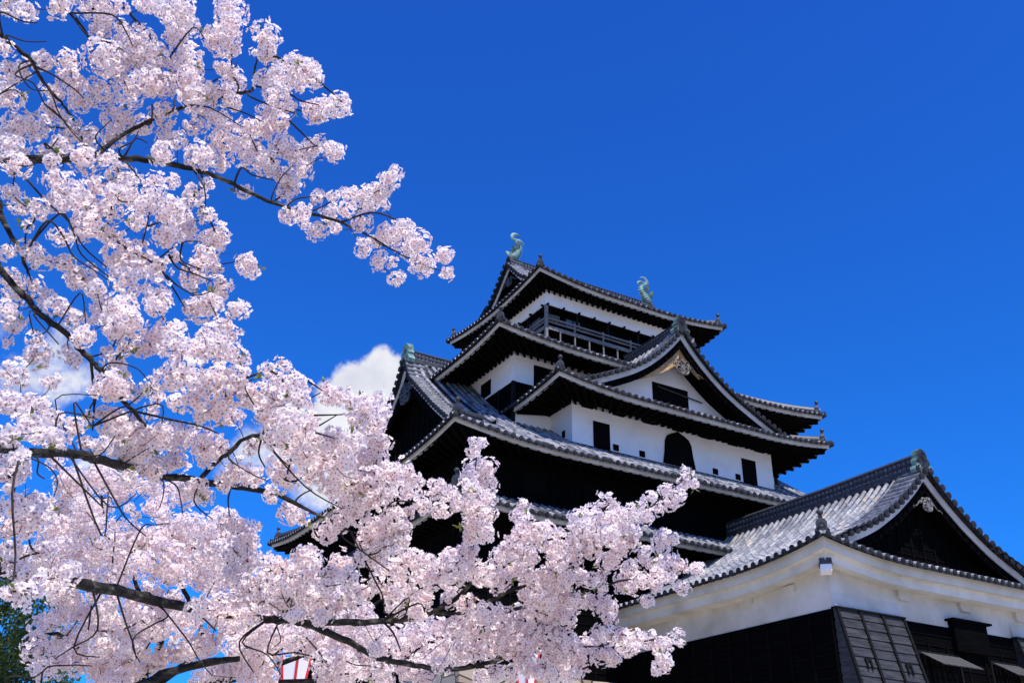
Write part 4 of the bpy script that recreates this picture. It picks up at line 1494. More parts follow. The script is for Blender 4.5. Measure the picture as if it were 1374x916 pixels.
clus(0, 200, '450,80,85;300,170,70;370,240,95;300,290,60;450,290,90;520,330,70;480,400,90;440,450,60;650,150,80;690,190,60;620,250,70;720,260,70;780,300,70;610,340,60;740,390,60;870,340,80;960,340,80;1020,430,70;900,480,80;1180,500,75;1110,520,90;1060,700,70;1110,640,80;1200,740,55;1050,850,60;1130,820,50;1280,870,60;1320,620,58;830,180,55;920,190,50;640,600,90;750,600,105;690,700,100;820,640,80;700,560,70;620,480,60;560,450,50;450,700,80;410,690,60;350,620,60;150,550,60;220,600,60;40,560,45;330,480,60;110,310,60;200,330,60;60,240,60;150,420,30;60,700,60;100,780,80;180,740,50;310,850,70;240,800,50;840,760,70;880,830,50;560,850,80;660,850,80;520,760,60;40,880,60;330,30,50;600,50,60;530,200,60')
clus(0, 400, '70,70,60;80,140,70;200,310,80;190,220,45;270,450,50;70,410,70;90,430,60;40,570,70;100,600,60;40,240,30;180,560,60;230,600,70;140,660,60;280,660,60;400,110,60;440,210,60;400,330,40;360,290,40;480,200,40;330,60,60;560,90,80;650,110,105;700,150,90;640,200,50;580,300,40;620,350,60;670,420,50;640,490,70;580,500,70;700,510,60;520,500,40;680,270,40;760,270,60;850,220,90;930,190,80;960,260,80;1060,80,80;1130,40,60;1270,70,65;1200,160,60;1250,200,50;1130,220,90;1080,280,80;1180,290,80;1250,280,60;1300,330,50;1000,400,90;920,440,80;1090,460,100;1190,430,90;1280,440,80;1320,500,60;1230,540,80;1060,550,70;960,560,60;1250,640,70;1160,620,60;1080,640,40;820,480,50;780,500,40;850,540,40;620,640,60;700,680,70;640,740,70;560,620,40;740,740,60;830,760,80;900,740,70;960,770,70;1100,780,80;1180,800,60;1120,850,60;400,690,60;480,640,30;470,790,50;560,800,60;60,840,70;110,880,60;40,760,50;180,690,40;820,620,40;690,820,60;960,880,60;240,720,40;330,760,50')
clus(200, 380, '650,470,45;720,440,45;690,530,70;750,560,80;830,560,60;610,600,70;700,640,90;800,640,80;640,720,70;760,740,90;860,750,70;700,820,80;820,830,80;900,850,60;980,620,58;960,570,40;1050,600,52;1090,650,70;1180,660,70;1250,640,55;1270,690,50;1130,740,70;1220,760,70;1180,820,80;1260,860,55;1080,860,80;1000,830,60;1000,900,70;940,870,60;620,680,50;560,640,50;650,860,40;560,880,50')
clus(300, 600, '60,150,60;170,170,60;300,110,70;330,180,70;260,250,50;360,350,70;420,380,50;370,30,60;450,60,90;560,60,90;480,150,70;640,90,90;740,60,90;830,60,70;600,200,80;700,200,90;660,280,80;800,180,90;800,280,80;720,340,80;620,400,60;560,450,70;900,140,75;980,130,60;870,240,70;990,230,65;1040,180,45;1070,310,60;1000,350,40;920,370,60;960,430,60;870,440,80;800,430,70;780,500,70;950,500,60;880,530,60;1160,220,70;1230,260,55;1180,340,50;1260,310,40;1330,150,55;1330,230,60;1340,330,60;1340,420,55;1330,500,40;1230,590,55;1180,630,60;1290,600,55;1100,630,55;1040,610,50;980,620,80;900,650,70;830,610,60;740,600,45;640,640,75;680,700,60;590,680,40;560,750,50;460,570,45;420,600,50;460,680,70;380,670,60;280,640,75;220,700,70;300,750,70;400,760,70;90,430,65;130,500,60;60,560,70;130,620,60;50,680,60;120,740,70;60,830,70;180,820,70;320,850,70;470,820,80;550,840,70;560,900,60;660,860,60;750,780,70;700,800,50;830,730,50;900,780,60;960,720,60;1060,720,70;1140,700,70;1220,720,70;1000,800,60;1080,820,60;930,870,60;1040,880,50;1300,700,50;1340,640,50;1230,820,60;1320,850,60;30,400,45;180,430,30')
clus(600, 590, '150,20,35;190,20,28;140,60,42;160,150,72;220,150,58;130,220,62;210,240,66;150,320,68;210,330,60;150,400,62;220,400,48;170,480,68;210,510,50;130,530,50;110,600,60;40,620,60;40,700,70;110,690,60;200,730,80;280,760,70;280,640,55;340,600,75;400,580,80;360,690,70;430,640,70;410,350,38;390,410,50;430,460,60;400,500,50;500,490,60;540,480,42;470,540,60;560,570,70;610,500,28;640,570,80;600,640,70;680,640,60;720,560,70;740,460,70;700,420,45;780,400,55;720,500,60;800,500,80;780,590,60;860,440,70;870,520,70;920,400,55;960,450,70;940,540,70;1000,400,55;1000,500,50;1010,560,35;1050,370,45;1080,420,45;1100,310,35;1060,330,25;1140,370,40;1190,270,42;1230,310,58;1210,350,40;1280,230,42;1300,180,35;1340,240,32;1265,300,30;1275,150,15;830,300,18;880,320,28;840,350,30;910,350,22;1180,530,60;1160,580,45;1220,540,38;1060,630,50;1070,600,32;1200,660,60;1250,680,48;1130,680,55;1140,740,55;1200,740,42;1130,790,38;1060,760,55;980,700,50;960,760,55;900,640,60;860,670,50;930,600,28;1000,800,40;940,800,32;770,760,45;820,750,45;840,800,30;720,740,50;640,760,70;560,740,80;490,750,70;440,740,50;500,830,80;580,820,80;430,830,60;640,850,60;690,870,50;540,890,60;840,880,58;880,900,40;760,870,40;1270,795,42;1340,700,42;1370,690,28;1080,870,38')
clus(600, 690, '860,500,62;830,470,40;880,560,38;640,560,70;560,560,70;480,520,70;400,540,70;620,480,60;540,470,60;300,560,70;200,540,80;100,560,80;40,620,70;160,640,80;280,650,70;370,620,70;460,640,70;560,650,70;640,700,75;580,760,70;680,740,65;760,700,65;730,780,65;640,820,60;820,640,50;870,650,55;850,760,65;900,780,45;930,650,45;980,660,45;960,720,50;1040,680,50;1100,680,48;1010,720,38;1140,720,48;1180,700,42;1210,650,15;1180,770,28;1255,640,28;1260,690,28;1160,820,48;1150,780,32;1190,800,32;1130,850,20;60,740,60;140,740,60;240,740,70;340,740,70;420,720,60;480,700,60;400,680,50;560,860,50;480,840,70;420,800,60;340,860,50;260,860,50;180,880,40;700,860,40;650,880,35;300,690,60')
clus(0, 560, '60,250,80;100,300,60;40,330,60;110,210,50;40,200,40;70,480,80;160,470,80;230,460,60;200,540,80;80,570,80;40,610,50;140,600,60;60,720,70;140,760,80;40,790,60;220,740,60;1060,390,70;1110,430,50;1010,390,40;960,260,60;920,260,40;1290,290,70;1350,300,50;1250,340,40;760,160,90;660,180,80;720,260,60;840,230,60;850,300,50;930,110,90;870,80,60;1000,90,60;1140,150,80;1100,200,60;1190,190,50;380,40,60;150,50,70;70,80,50;280,120,60;210,90,50;460,130,60;620,60,80;700,90,80')
clus(0, 560, '300,600,80;260,660,70;380,620,80;330,700,70;480,520,90;440,470,60;520,590,60;450,620,70;280,790,50;400,350,70;350,330,40;370,400,50;560,310,80;480,330,50;640,330,80;680,380,60;640,430,45;600,360,60;820,380,60;780,360,50;880,540,50;820,490,50;700,490,30;740,530,25;620,580,40;700,640,80;620,680,70;560,720,80;770,680,70;850,690,70;940,640,80;1020,590,80;1100,600,80;1180,580,70;1220,640,80;1300,660,70;1250,560,50;930,740,80;1030,700,80;1130,720,80;1230,740,80;1340,640,60;650,780,80;760,790,80;860,820,80;960,840,80;1070,820,80;1170,840,80;1280,830,80;1350,740,70;430,720,60;500,760,70;420,830,60;340,870,60;250,860,40;600,850,70;480,880,60;300,240,50', 'b')
clus(0, 690, '60,420,60;190,400,50;210,340,22;130,470,40;120,400,40', 'n')
clus(0, 690, '330,380,80;420,370,50;300,430,50;500,360,50;500,440,50;600,470,60;720,480,60;820,560,60;140,530,60;310,540,60;440,540,80;230,600,70;150,640,70;200,730,80;110,720,60;330,680,60;420,700,80;550,720,70;480,620,60;560,530,60;600,580,60;100,820,70;220,840,60;330,800,70;440,800,80;560,820,80;660,800,70;690,720,60;650,640,60;760,640,70;840,640,60;760,740,60;990,590,85;1040,560,50;900,560,50;1100,520,80;1200,480,90;1280,600,70;1330,540,70;1180,560,60;1300,700,60;1230,640,50;880,760,60;960,760,50;1040,740,60;1150,700,60;700,860,60;620,890,60;30,890,30;1100,870,60;1200,860,60;1320,830,60;860,480,80;760,560,60;660,900,60;540,900,60', 'b')
clus(300, 690, '60,560,80;160,560,80;100,640,80;220,620,70;320,640,80;420,640,70;60,720,70;160,720,80;250,720,70;300,800,50;220,800,70;80,820,70;130,880,70;230,880,60;360,700,70;460,700,80;540,720,70;620,660,70;560,800,80;480,800,60;560,880,70;640,780,70;720,680,70;800,640,80;900,640,70;700,860,70;780,840,60;860,840,60;760,760,60;860,720,60;960,720,70;1050,640,70;1150,600,70;1000,660,60;1100,740,70;1200,700,80;1300,640,70;1180,790,60;1280,760,70;1340,720,60;1000,860,70;1090,880,50;640,880,50;880,900,50;960,800,50;1060,800,50;500,600,60;640,560,60;760,520,60;1330,560,60', 'b')

for x, y, r in ((55, 778, 17), (88, 772, 18), (28, 768, 15), (268, 816, 17), (298, 822, 18), (332, 826, 17), (396, 826, 13), (205, 634, 15), (172, 640, 13), (110, 210, 17), (22, 222, 18), (70, 216, 12), (148, 512, 16), (300, 648, 12), (430, 830, 12), (505, 872, 12), (590, 892, 12), (560, 824, 12)):
    CL.append((x, y, r, 'f'))
DP = np.array([(0, 50, 4.6), (170, 100, 5.0), (350, 150, 5.2), (560, 330, 5.4), (150, 300, 4.4), (300, 350, 4.8), (60, 450, 4.2), (250, 500, 4.0), (400, 560, 4.05), (550, 620, 4.4), (640, 640, 4.8), (800, 700, 5.3), (920, 640, 5.6), (900, 780, 5.6), (880, 870, 5.2), (20, 620, 3.1), (100, 690, 3.6), (250, 640, 4.9), (450, 760, 4.7), (600, 850, 5.4), (740, 860, 5.6), (300, 700, 5.2)])
def depth_at(x, y):
    w = 1/((DP[:, 0]-x)**2+(DP[:, 1]-y)**2+900)**1.5
    return float((w*DP[:, 2]).sum()/w.sum())

# main limbs, traced: (photo x, y, width in px); first point lies outside the frame near the trunk
LIMBS = [
    [(-130, 330, 26), (-40, 225, 13), (48, 214, 12), (95, 213, 11), (130, 206, 10), (165, 212, 9), (205, 216, 8), (250, 225, 7), (272, 231, 7), (305, 243, 6), (340, 261, 5.5), (362, 270, 5), (400, 284, 4.5), (440, 293, 4), (475, 306, 3.3), (510, 325, 2.6), (540, 343, 2.1), (575, 357, 1.6), (598, 365, 1.3)],
    [(-90, -10, 12), (-10, 40, 7), (12, 56, 6), (30, 70, 5.5), (45, 85, 5), (55, 105, 4.5), (70, 125, 4), (85, 140, 3.6), (100, 165, 3.2), (115, 195, 2.6), (126, 204, 2)],
    [(20, -60, 8), (85, 8, 4), (105, 30, 3.5), (115, 45, 3.2), (128, 75, 3), (140, 98, 2.6), (150, 110, 2)],
    [(80, -70, 7), (125, 14, 3.4), (140, 50, 3), (155, 80, 2.6), (168, 113, 2)],
    [(110, -60, 7), (153, -4, 3.6), (180, 25, 3.4), (205, 55, 3), (222, 85, 2.8), (240, 115, 2)],
    [(130, 206, 6), (152, 190, 5.6), (175, 175, 5.4), (200, 163, 5.2), (241, 146, 5), (275, 136, 5), (299, 130, 5), (325, 124, 4.6), (340, 119, 4), (341, 100, 3), (345, 80, 2)],
    [(-110, 260, 16), (-10, 268, 8), (0, 285, 7.5), (12, 312, 7), (25, 331, 6.5), (33, 352, 5), (38, 368, 3)],
    [(-120, 300, 20), (-15, 345, 9), (0, 361, 9), (25, 390, 9), (40, 405, 8.5), (62, 428, 8.5), (90, 448, 8), (105, 466, 8), (122, 482, 7.5), (135, 497, 7), (147, 510, 6.5), (171, 544, 5.5), (195, 571, 4)],
    [(122, 484, 4), (125, 510, 3.4), (127, 545, 3), (124, 577, 2)],
    [(-130, 560, 24), (-20, 600, 14), (32, 607, 13), (89, 607, 12.5), (109, 610, 12.5), (131, 616, 12.5), (161, 624, 12), (190, 632, 11), (220, 639, 10.5), (248, 641, 10), (277, 647, 9.5), (310, 651, 9), (345, 657, 8), (374, 664, 7), (394, 674, 6), (430, 692, 4), (470, 712, 3)],
    [(266, 645, 7), (290, 620, 6.5), (307, 607, 6), (324, 591, 5.4), (340, 585, 5), (350, 582, 4.4), (355, 575, 3.8), (353, 563, 3.4), (344, 548, 3), (325, 534, 2.2)],
    [(-120, 700, 26), (-10, 762, 15), (20, 772, 14), (80, 778, 14), (124, 786, 15), (180, 797, 15), (210, 805, 13.5), (240, 812, 12.5), (300, 823, 11.5), (360, 830, 11), (384, 831, 10.5), (406, 835, 10), (429, 843, 9.5), (468, 861, 9), (503, 880, 8), (523, 886, 7.5), (567, 894, 7), (610, 897, 6.5), (650, 890, 5.4), (682, 881, 4.2), (724, 873, 2.6)],
    [(410, 836, 9), (446, 834, 9), (478, 835, 9), (523, 832, 8), (548, 830, 7.4), (580, 820, 6.8), (610, 804, 6), (632, 782, 5.2), (642, 763, 4.2), (640, 740, 3.4), (642, 690, 2.6), (638, 640, 2.2), (640, 600, 1.6)],
    [(632, 782, 4), (660, 770, 3.6), (690, 750, 3.4), (713, 735, 3.2), (734, 725, 3), (771, 709, 2.8), (820, 698, 2.6), (858, 692, 2.4), (891, 664, 2), (915, 645, 1.4)],
    [(580, 820, 6), (620, 822, 5.6), (659, 806, 5.2), (682, 793, 5), (702, 786, 4.8), (741, 763, 4.2), (761, 757, 3.6), (800, 735, 2.4), (850, 730, 1.6)],
    [(640, 830, 5), (700, 815, 4.6), (745, 803, 4.4), (777, 796, 4.2), (810, 785, 3.6), (836, 779, 3), (880, 768, 2.2), (925, 765, 1.4)],
    [(650, 890, 4), (700, 872, 3.6), (740, 868, 3.2), (790, 868, 2.8), (830, 863, 2.4), (866, 860, 2), (905, 850, 1.2)],
    [(-90, 1010, 30), (60, 965, 18), (150, 935, 14), (193, 917, 12.5), (223, 903, 12), (260, 893, 11), (297, 886, 9.5), (322, 883, 7)],
]
tree = thing('cherry_tree', 'nearest cherry tree in full pale pink blossom reaching across the left of the keep', 'tree')
tb = at(-210, 900, 4.6)
tree.location = (tb[0], tb[1], GZ)
def smooth_path(pts, per=4):
    pts = [np.asarray(p, float) for p in pts]
    out = []
    n = len(pts)
    for i in range(n-1):
        p0, p1, p2, p3 = pts[max(i-1, 0)], pts[i], pts[i+1], pts[min(i+2, n-1)]
        for k in range(per):
            t_ = k/per
            out.append(.5*((2*p1)+(-p0+p2)*t_+(2*p0-5*p1+4*p2-p3)*t_*t_+(-p0+3*p1-3*p2+p3)*t_**3))
    out.append(pts[-1])
    return out
limb3d, limbobj = [], []
def limb_pts(l):
    P = []
    for i, (x, y, w) in enumerate(l):
        d = depth_at(min(max(x, 0), 940), min(max(y, 20), 890))+(.02 if y < 430 else .06)
        p = at(x, y, d)
        P.append((*p, w*.5*d/FPX))
    return P
tr_path = [(tb[0], tb[1], GZ-.1), (tb[0]+.05, tb[1]+.02, GZ+.5)] + [tuple(at(-215, 860, 4.6)), tuple(at(-200, 640, 4.6)), tuple(at(-170, 420, 4.6)), tuple(at(-150, 200, 4.6)), tuple(at(-110, -30, 4.7))]
mb = MB()
sp = smooth_path([np.array(p) for p in tr_path], 5)
mb.tube(sp, [.20*(1-.72*i/(len(sp)-1))+(.08 if i < 3 else 0) for i in range(len(sp))], n=12)
mb.build('trunk', ['bark'], tree, smooth=True)
for l in LIMBS:
    P = limb_pts(l)
    if l[0][0] < -80 or l[0][1] < -20:
        # root it in the trunk
        s0 = np.array(P[0][:3])
        j = min(range(len(sp)), key=lambda i: np.linalg.norm(sp[i]-s0))
        P = [(*sp[max(0, j-2)], P[0][3]*1.3)]+P
    q = smooth_path([np.array(p) for p in P], 4)
    q = [p+np.array([*rng.normal(0, .0022, 3), 0]) if 2 < i < len(q)-2 else p for i, p in enumerate(q)]
    mb = MB()
    rr = [max(.0012, p[3])*(1+.04*math.sin(i*1.1+len(limbobj))+rng.uniform(-.07, .07)) for i, p in enumerate(q)]
    mb.tube([p[:3] for p in q], rr, n=9)
    limbobj.append(mb.build('branch', ['bark'], tree, smooth=True))
    limb3d.append(np.array([p[:3] for p in q]))
# cluster positions in space
clumps = []
for (x, y, r, tg) in CL:
    if tg == 'b' or r <= 0 or (366 < x < 428 and y > 868):
        continue
    if tg != 'f' and any((x-c[4])**2+(y-c[5])**2 < ((.60 if y < 430 else .46)*min(r, c[3]))**2 for c in clumps):
        continue
    d = depth_at(x, y)+rng.uniform(-.22, .22)
    if tg == 'n':
        d = 2.7
    if tg == 'f':
        d = depth_at(x, y)-.22
    clumps.append((*at(x, y, d), r*(.96 if y < 430 else 1.0), x, y, d, tg))
def grow(root_obj_list, root_pts_list, clumps, tw_scale=1.0, fl_r=.0172, dens=5.0, leaf_p=.33, names=True, maxlink=9):
    """link each cluster to the nearest wood, then flowers, twigs and leaves per limb"""
    nodes = [(p, li, -1) for li, arr in enumerate(root_pts_list) for p in arr[3:]]
    RP = np.array([n[0] for n in nodes])
    RL = np.array([n[1] for n in nodes])
    C = np.array([c[:3] for c in clumps])
    n = len(C)
    best = np.full(n, 1e9)
    par = np.full(n, -1)
    lim = np.full(n, -1)
    src = np.zeros((n, 3))
    for i in range(n):
        dd = np.linalg.norm(RP-C[i], axis=1)
        j = int(dd.argmin())
        best[i], lim[i], src[i] = dd[j], RL[j], RP[j]
    done = np.zeros(n, bool)
    order = []
    for _ in range(n):
        i = int(np.where(done, 1e9, best).argmin())
        done[i] = True
        order.append(i)
        dd = np.linalg.norm(C-C[i], axis=1)*1.05
        upd = (~done) & (dd < best)
        best[upd] = dd[upd]
        par[upd] = i
        lim[upd] = lim[i]
        src[upd] = C[i]
    cnt = np.ones(n)
    for i in reversed(order):
        if par[i] >= 0:
            cnt[par[i]] += cnt[i]
    nl = len(root_pts_list)
    tw = [MB() for _ in range(nl)]
    fl = [[[], [], [], []] for _ in range(nl)]
    lf = [[[], [], []] for _ in range(nl)]
    for i in range(n):
        li = int(lim[i])
        a, b_ = src[i], C[i]
        ln = np.linalg.norm(b_-a)
        r0 = .0017*tw_scale*min(cnt[i], 12)**.42
        if ln > .01:
            perp = np.cross(b_-a, rng.normal(0, 1, 3))
            perp /= np.linalg.norm(perp)+1e-9
            m1 = a+(b_-a)*.35+perp*ln*rng.uniform(.03, .14)+np.array([0, 0, -ln*.03])
            m2 = a+(b_-a)*.72+perp*ln*rng.uniform(-.06, .10)
            pth = smooth_path([a, m1, m2, b_], 3)
            tw[li].tube(pth, [r0*1.25*(1-.35*k/(len(pth)-1)) for k in range(len(pth))], n=5)
        # a few bare side twigs
        R = clumps[i][3]*clumps[i][6]/FPX*1.0
        for _ in range(rng.integers(1, 4)):
            d = rng.normal(0, 1, 3)
            d /= np.linalg.norm(d)
            e = b_+d*R*rng.uniform(.8, 1.5)
            s_ = b_+rng.normal(0, R*.3, 3)
            tw[li].tube(smooth_path([s_, (s_+e)/2+rng.normal(0, R*.16, 3), e], 2), [.0016*tw_scale, .0015*tw_scale, .0013*tw_scale, .0011*tw_scale, .0008*tw_scale], n=4)
        # flowers facing outward round the cluster, plus some deeper inside
        nf = max(5, int(dens*(R/fl_r)**2))
        kk = np.arange(nf)+.5
        ph, th = np.arccos(1-2*kk/nf), math.pi*(1+5**.5)*kk+rng.uniform(0, 6.28)
        fd = np.stack([np.cos(th)*np.sin(ph), np.sin(th)*np.sin(ph), np.cos(ph)], 1)+rng.normal(0, .16, (nf, 3))
        fd /= np.linalg.norm(fd, axis=1, keepdims=True)
        lob = rng.normal(0, 1, (4, 3))*2.2
        bump = 1+.13*np.sin(fd@lob[0]+1)+.12*np.sin(fd@lob[1]+2)+.10*np.sin(fd@lob[2]*1.7)
        ax_ = rng.normal(0, 1, 3)
        ax_ /= np.linalg.norm(ax_)
        bump = bump*(1+rng.uniform(-.16, .30)*((fd@ax_)**2-.33))
        rad_ = np.where(rng.uniform(0, 1, nf) < .24, rng.uniform(.1, .62, nf), rng.uniform(.74, 1.04, nf))*bump
        sq = np.array([1.0, 1.0, rng.uniform(.8, 1.05)])
        pos = fd*(R*rad_)[:, None]
        fl[li][0].append(b_+pos*sq)
        fl[li][1].append(fd+rng.normal(0, .32, (nf, 3))+np.array([0, 0, -.06]))
        fl[li][2].append(fl_r*rng.uniform(.84, 1.12, nf))
        fl[li][3].append(np.clip(rng.normal(.35+.25*rng.uniform(-1, 1), .2, nf), 0, 1))
        if rng.uniform() < leaf_p:
            q = rng.normal(0, 1, 3)
            q /= np.linalg.norm(q)
            c0 = b_+q*R*rng.uniform(.8, 1.12)
            for _ in range(rng.integers(3, 7)):
                dn = q+rng.normal(0, .6, 3)
                lf[li][0].append(c0+rng.normal(0, .006, 3))
                lf[li][1].append(dn/np.linalg.norm(dn))
                lf[li][2].append(rng.uniform(.02, .036))
    for li in range(nl):
        o = root_obj_list[li]
        if tw[li].v:
            tw[li].build('twig_sprays', ['twig'], o)
        if fl[li][0]:
            flowers_mesh('blossoms', np.concatenate(fl[li][0]), np.concatenate(fl[li][1]), np.concatenate(fl[li][2]), np.concatenate(fl[li][3]), o)
        if lf[li][0]:
            leaf_mesh('young_leaves', np.array(lf[li][0]), np.array(lf[li][1]), np.array(lf[li][2]), 'young_leaf', o)
    return sum(len(a) for f in fl for a in f[0])
def leaf_mesh(name, pos, dirs, ln, mat, parent, wid=.45, label=None):
    n = len(pos)
    A, B, C = frames(dirs, rng.uniform(0, 6.28, n))
    T = np.array([(0, 0, 0), (wid*.5, .06, .45), (-wid*.5, .06, .45), (0, -.05, 1.0), (0, 0, .5)])
    V = pos[:, None, :]+ln[:, None, None]*(A[:, None, :]*T[None, :, 0:1]+B[:, None, :]*T[None, :, 1:2]+C[:, None, :]*T[None, :, 2:3])
    F0 = np.array([(0, 1, 4), (0, 4, 2), (1, 3, 4), (4, 3, 2)])
    F = F0[None]+(np.arange(n)*5)[:, None, None]
    return tri_mesh(name, V.reshape(-1, 3), F.reshape(-1, 3), np.zeros(n*4, int), [mat], parent, None, label)
# thin bare twigs that cross in front of the blossom, traced like the limbs
TW = '''171,220 181,232 191,247 196,262|5,215 32,237 64,272 94,299 112,331 144,359|79,287 99,312 109,341 146,371|62,297 84,316 99,344 124,361 146,376|191,326 196,307 201,284|198,304 218,297|214,346 243,326 270,324|245,326 243,349 270,361|226,341 238,359 263,368 285,378|218,364 235,391 248,413|223,369 238,383 263,396 283,391|107,393 114,423 115,440|40,417 45,447|45,422 79,462|139,492 159,487 183,494 196,507 206,524|171,544 196,573|211,541 217,568|235,564 268,571 292,581|74,536 131,530|79,555 131,562|121,484 126,511 126,549 139,563|99,541 114,558 124,573|136,718 144,679 145,659|116,659 139,681|146,679 183,662|159,679 173,699 196,719|188,711 206,704 228,702|234,649 242,669 245,689|218,644 219,664 214,681|260,671 285,696|307,614 340,637|50,614 50,634 60,642|62,624 77,644 72,666|134,610 154,585|181,612 206,597|169,836 178,861 183,883|225,824 208,836 183,851 178,868 188,888|131,844 97,868 74,883|99,868 134,881|57,901 92,892 124,893|7,912 45,908 59,898|250,856 268,886 285,906|270,826 290,846|364,600 389,627|307,615 337,635 359,645|347,607 356,627|397,674 407,662 419,657|459,719 486,739 523,766|503,778 513,798 516,823|518,682 530,672 558,674|409,652 459,682|321,861 340,901|325,861 359,878 379,908|372,836 377,858 367,868|359,875 394,875 419,880|345,816 354,806 377,819|528,849 538,873|548,801 544,826|560,809 570,821|724,844 741,854|421,557 460,556|428,571 453,556|423,580 450,588|329,521 339,509 364,506|413,511 433,524|388,162 423,196|382,123 403,135 428,141|333,128 361,141 396,152|321,149 354,164|282,145 326,171|279,129 284,112 294,105|258,38 274,52|364,267 376,240 393,222|324,225 339,235 369,242|386,276 398,267 418,264|418,284 443,272|499,285 532,295|274,252 275,282|20,100 45,112 60,140 75,150|25,90 40,118 66,122|70,100 100,120 112,132|60,140 82,158 92,172 118,200|70,128 78,150 88,165 105,182|128,186 140,170 150,160|160,200 178,190 186,176|170,205 182,186 198,192|203,165 204,140|232,148 234,134|0,17 28,28 50,31|8,48 35,56 62,56|0,126 18,120 35,133|60,192 66,200 78,186|120,50 150,58 165,68|150,20 170,45 178,62'''
for k_, sline in enumerate(TW.split('|')):
    pp = [tuple(float(q) for q in a.split(',')) for a in sline.split()]
    P = []
    d = depth_at(*pp[0])-rng.uniform(.10, .24)
    for i_, (x, y) in enumerate(pp):
        P.append(np.array(at(x, y, d+.015*i_)))
    li = min(range(len(limb3d)), key=lambda j: np.linalg.norm(limb3d[j]-P[0], axis=1).min())
    near = limb3d[li][np.linalg.norm(limb3d[li]-P[0], axis=1).argmin()]
    if .02 < np.linalg.norm(near-P[0]) < .35:
        P = [near]+P
    q = smooth_path(P, 4)
    w0 = rng.uniform(2.0, 3.0)*.5*d/FPX
    mb = MB()
    mb.tube(q, [w0*(1.15-.55*i/(len(q)-1)) for i in range(len(q))], n=6)
    mb.build('twig', ['twig'], limbobj[li])
NF1 = grow(limbobj, limb3d, clumps)

# second cherry tree, farther back at lower left
tree2 = thing('cherry_tree', 'farther cherry tree with smaller looking blossom low at the left behind the nearest one', 'tree')
b2 = at(120, 1200, 7.6)
tree2.location = (b2[0], b2[1], GZ)
mb = MB()
sp2 = smooth_path([np.array((b2[0], b2[1], GZ-.1)), np.array(at(125, 1120, 7.5)), np.array(at(150, 1010, 7.4)), np.array(at(170, 940, 7.3))], 5)
mb.tube(sp2, [.19*(1-.5*i/(len(sp2)-1)) for i in range(len(sp2))], n=12)
mb.build('trunk', ['bark'], tree2, smooth=True)
LIMBS2 = [
    [(170, 940, 24), (120, 890, 12), (95, 860, 8), (60, 850, 6), (30, 885, 3)],
    [(170, 940, 22), (220, 850, 10), (190, 800, 8), (165, 740, 6), (140, 700, 5), (136, 660, 4), (120, 640, 3)],
    [(170, 940, 22), (270, 870, 11), (250, 800, 8), (235, 760, 6), (270, 730, 5), (310, 710, 3)],
    [(170, 940, 26), (330, 905, 13), (420, 870, 9), (470, 830, 7), (520, 800, 5), (560, 770, 3)],
    [(200, 935, 24), (380, 915, 12), (500, 905, 9), (590, 870, 6), (640, 840, 4)],
    [(330, 905, 10), (380, 830, 8), (400, 790, 6), (370, 760, 4), (330, 740, 3)],
]
lo2, lp2 = [], []
for l in LIMBS2:
    P = []
    for (x, y, w) in l:
        d = 7.3-.0004*x
        P.append(np.array((*at(x, y, d), w*.36*d/FPX)))
    q = smooth_path(P, 4)
    mb = MB()
    mb.tube([p[:3]+rng.normal(0, .006, 3) for p in q], [max(.002, p[3]) for p in q], n=8)
    lo2.append(mb.build('branch', ['bark'], tree2, smooth=True))
    lp2.append(np.array([p[:3] for p in q]))
cl2 = []
for (x, y, r, tg) in CL:
    if tg != 'b' or (x < 40 and y > 800) or (362 < x < 430 and y > 866):
        continue
    r *= 1.02
    if any((x-c[4])**2+(y-c[5])**2 < (.52*min(r, c[3]))**2 for c in cl2):
        continue
    d = 7.0-.001*x+rng.uniform(-.5, .5)
    cl2.append((*at(x, y, d), r, x, y, d, tg))
for _ in range(1500):
    if len([c for c in cl2 if c[7] == 'x']) >= 95:
        break
    x, y, r = rng.uniform(70, 470), rng.uniform(640, 912), rng.uniform(13, 21)
    if y < 690+(x-200)*.0 and 285 < x < 380 or (y < 745 and x > 330) or (x < 110 and y > 860) or (360 < x < 432 and y > 860):
        continue
    if any((x-c[4])**2+(y-c[5])**2 < (.75*r)**2 for c in cl2 if c[7] == 'x'):
        continue
    d = 7.6-.001*x+rng.uniform(-.5, .6)
    cl2.append((*at(x, y, d), r, x, y, d, 'x'))
NF2 = grow(lo2, lp2, cl2, tw_scale=1.15)
print('flowers', NF1, NF2, 'clumps', len(clumps), len(cl2))

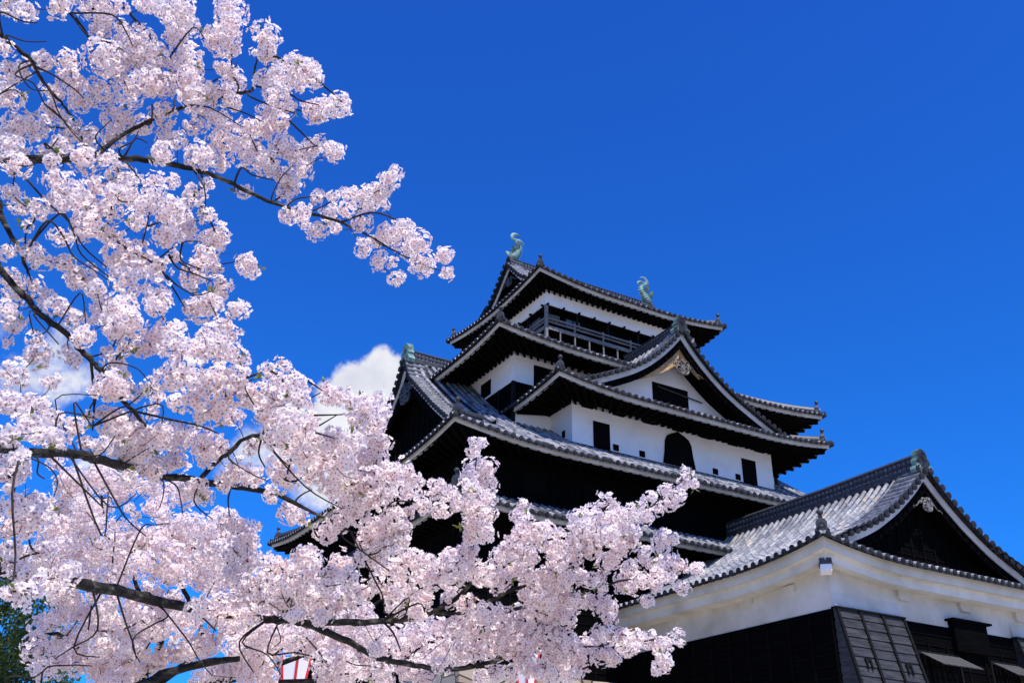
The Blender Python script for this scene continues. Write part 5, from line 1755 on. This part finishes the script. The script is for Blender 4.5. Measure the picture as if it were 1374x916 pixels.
# evergreen at the lower left edge
ev = thing('evergreen_tree', 'dark green evergreen tree at the lower left edge behind the blossom', 'tree')
eb = at(-30, 1250, 26)
ev.location = (eb[0], eb[1], GZ)
mb = MB()
top_ = at(-25, 800, 26)
mb.tube([(eb[0], eb[1], GZ-.1), (eb[0]+.1, eb[1], GZ+3), tuple(top_)], [.32, .24, .05], n=10)
mb.build('trunk', ['bark'], ev)
pos, dr_, ln_ = [], [], []
for k in range(110):
    cx, cy = rng.uniform(-130, 95), rng.uniform(742, 1080)
    if (cx+25)/125 > math.sqrt(max(0, (cy-725)/140)):
        continue
    c = at(cx, cy, 26+rng.uniform(-1.6, 1.6))
    n = 330
    d = rng.normal(0, 1, (n, 3))
    d /= np.linalg.norm(d, axis=1, keepdims=True)
    rr = rng.uniform(.2, 1, n)**.5
    pos.append(c+d*rr[:, None]*np.array([.62, .62, .36]))
    dr_.append(d+rng.normal(0, .5, (n, 3)))
    ln_.append(rng.uniform(.08, .17, n))
leaf_mesh('crown', np.concatenate(pos), np.concatenate(dr_), np.concatenate(ln_), 'evergreen', ev, .5)

# festival lanterns behind the blossom
m, t, b = newmat('lantern_paper')
b.inputs['Base Color'].default_value = (.80, .78, .74, 1)
b.inputs['Roughness'].default_value = .8
MT['paper'] = m
m, t, b = newmat('red_lacquer')
b.inputs['Base Color'].default_value = (.62, .02, .025, 1)
b.inputs['Roughness'].default_value = .45
MT['red'] = m
def lantern(x, y, dist, wpx, label, rot):
    top = at(x, y, dist)
    R = wpx*.5*dist/FPX
    h = R*2.3
    o = thing('paper_lantern', label, 'lantern', (top[0], top[1], GZ), group='festival lanterns on posts under the cherry trees')
    mb = MB()
    def ring(r, z):
        return [np.array([top[0]+r*math.cos(rot+k*math.pi/3), top[1]+r*math.sin(rot+k*math.pi/3), z]) for k in range(6)]
    zt = top[2]
    r0, r1 = ring(R, zt), ring(R*.62, zt-h)
    mb.strip([[p for p in ring(R*.97, zt)], [p for p in ring(R*.60, zt-h)]], 0, closed=True, caps=True)
    mb.build('paper_shade', ['paper'], o)
    for k in range(6):
        mb = MB()
        mb.tube([r1[k], r0[k], r0[k]+(r0[k]-r1[k])*.06], R*.085, n=4)
        mb.build('frame_bar', ['red'], o)
    mb = MB()
    for r_, z in ((R*.66, zt-h),):
        rr = ring(r_, z)
        for k in range(6):
            mb.tube([rr[k], rr[(k+1) % 6]], R*.07, n=4)
    mb.build('frame_ring', ['red'], o)
    mb = MB()
    mb.cyl((top[0], top[1], GZ), (top[0], top[1], zt-h), .05, n=8)
    mb.build('post', ['red'], o)
    return o
lantern(396, 884, 13, 44, 'white paper lantern with red bars showing left of centre below the blossom', .35)
lantern(706, 872, 14.5, 40, 'white paper lantern with red bars mostly hidden by blossom below the keep', .1)
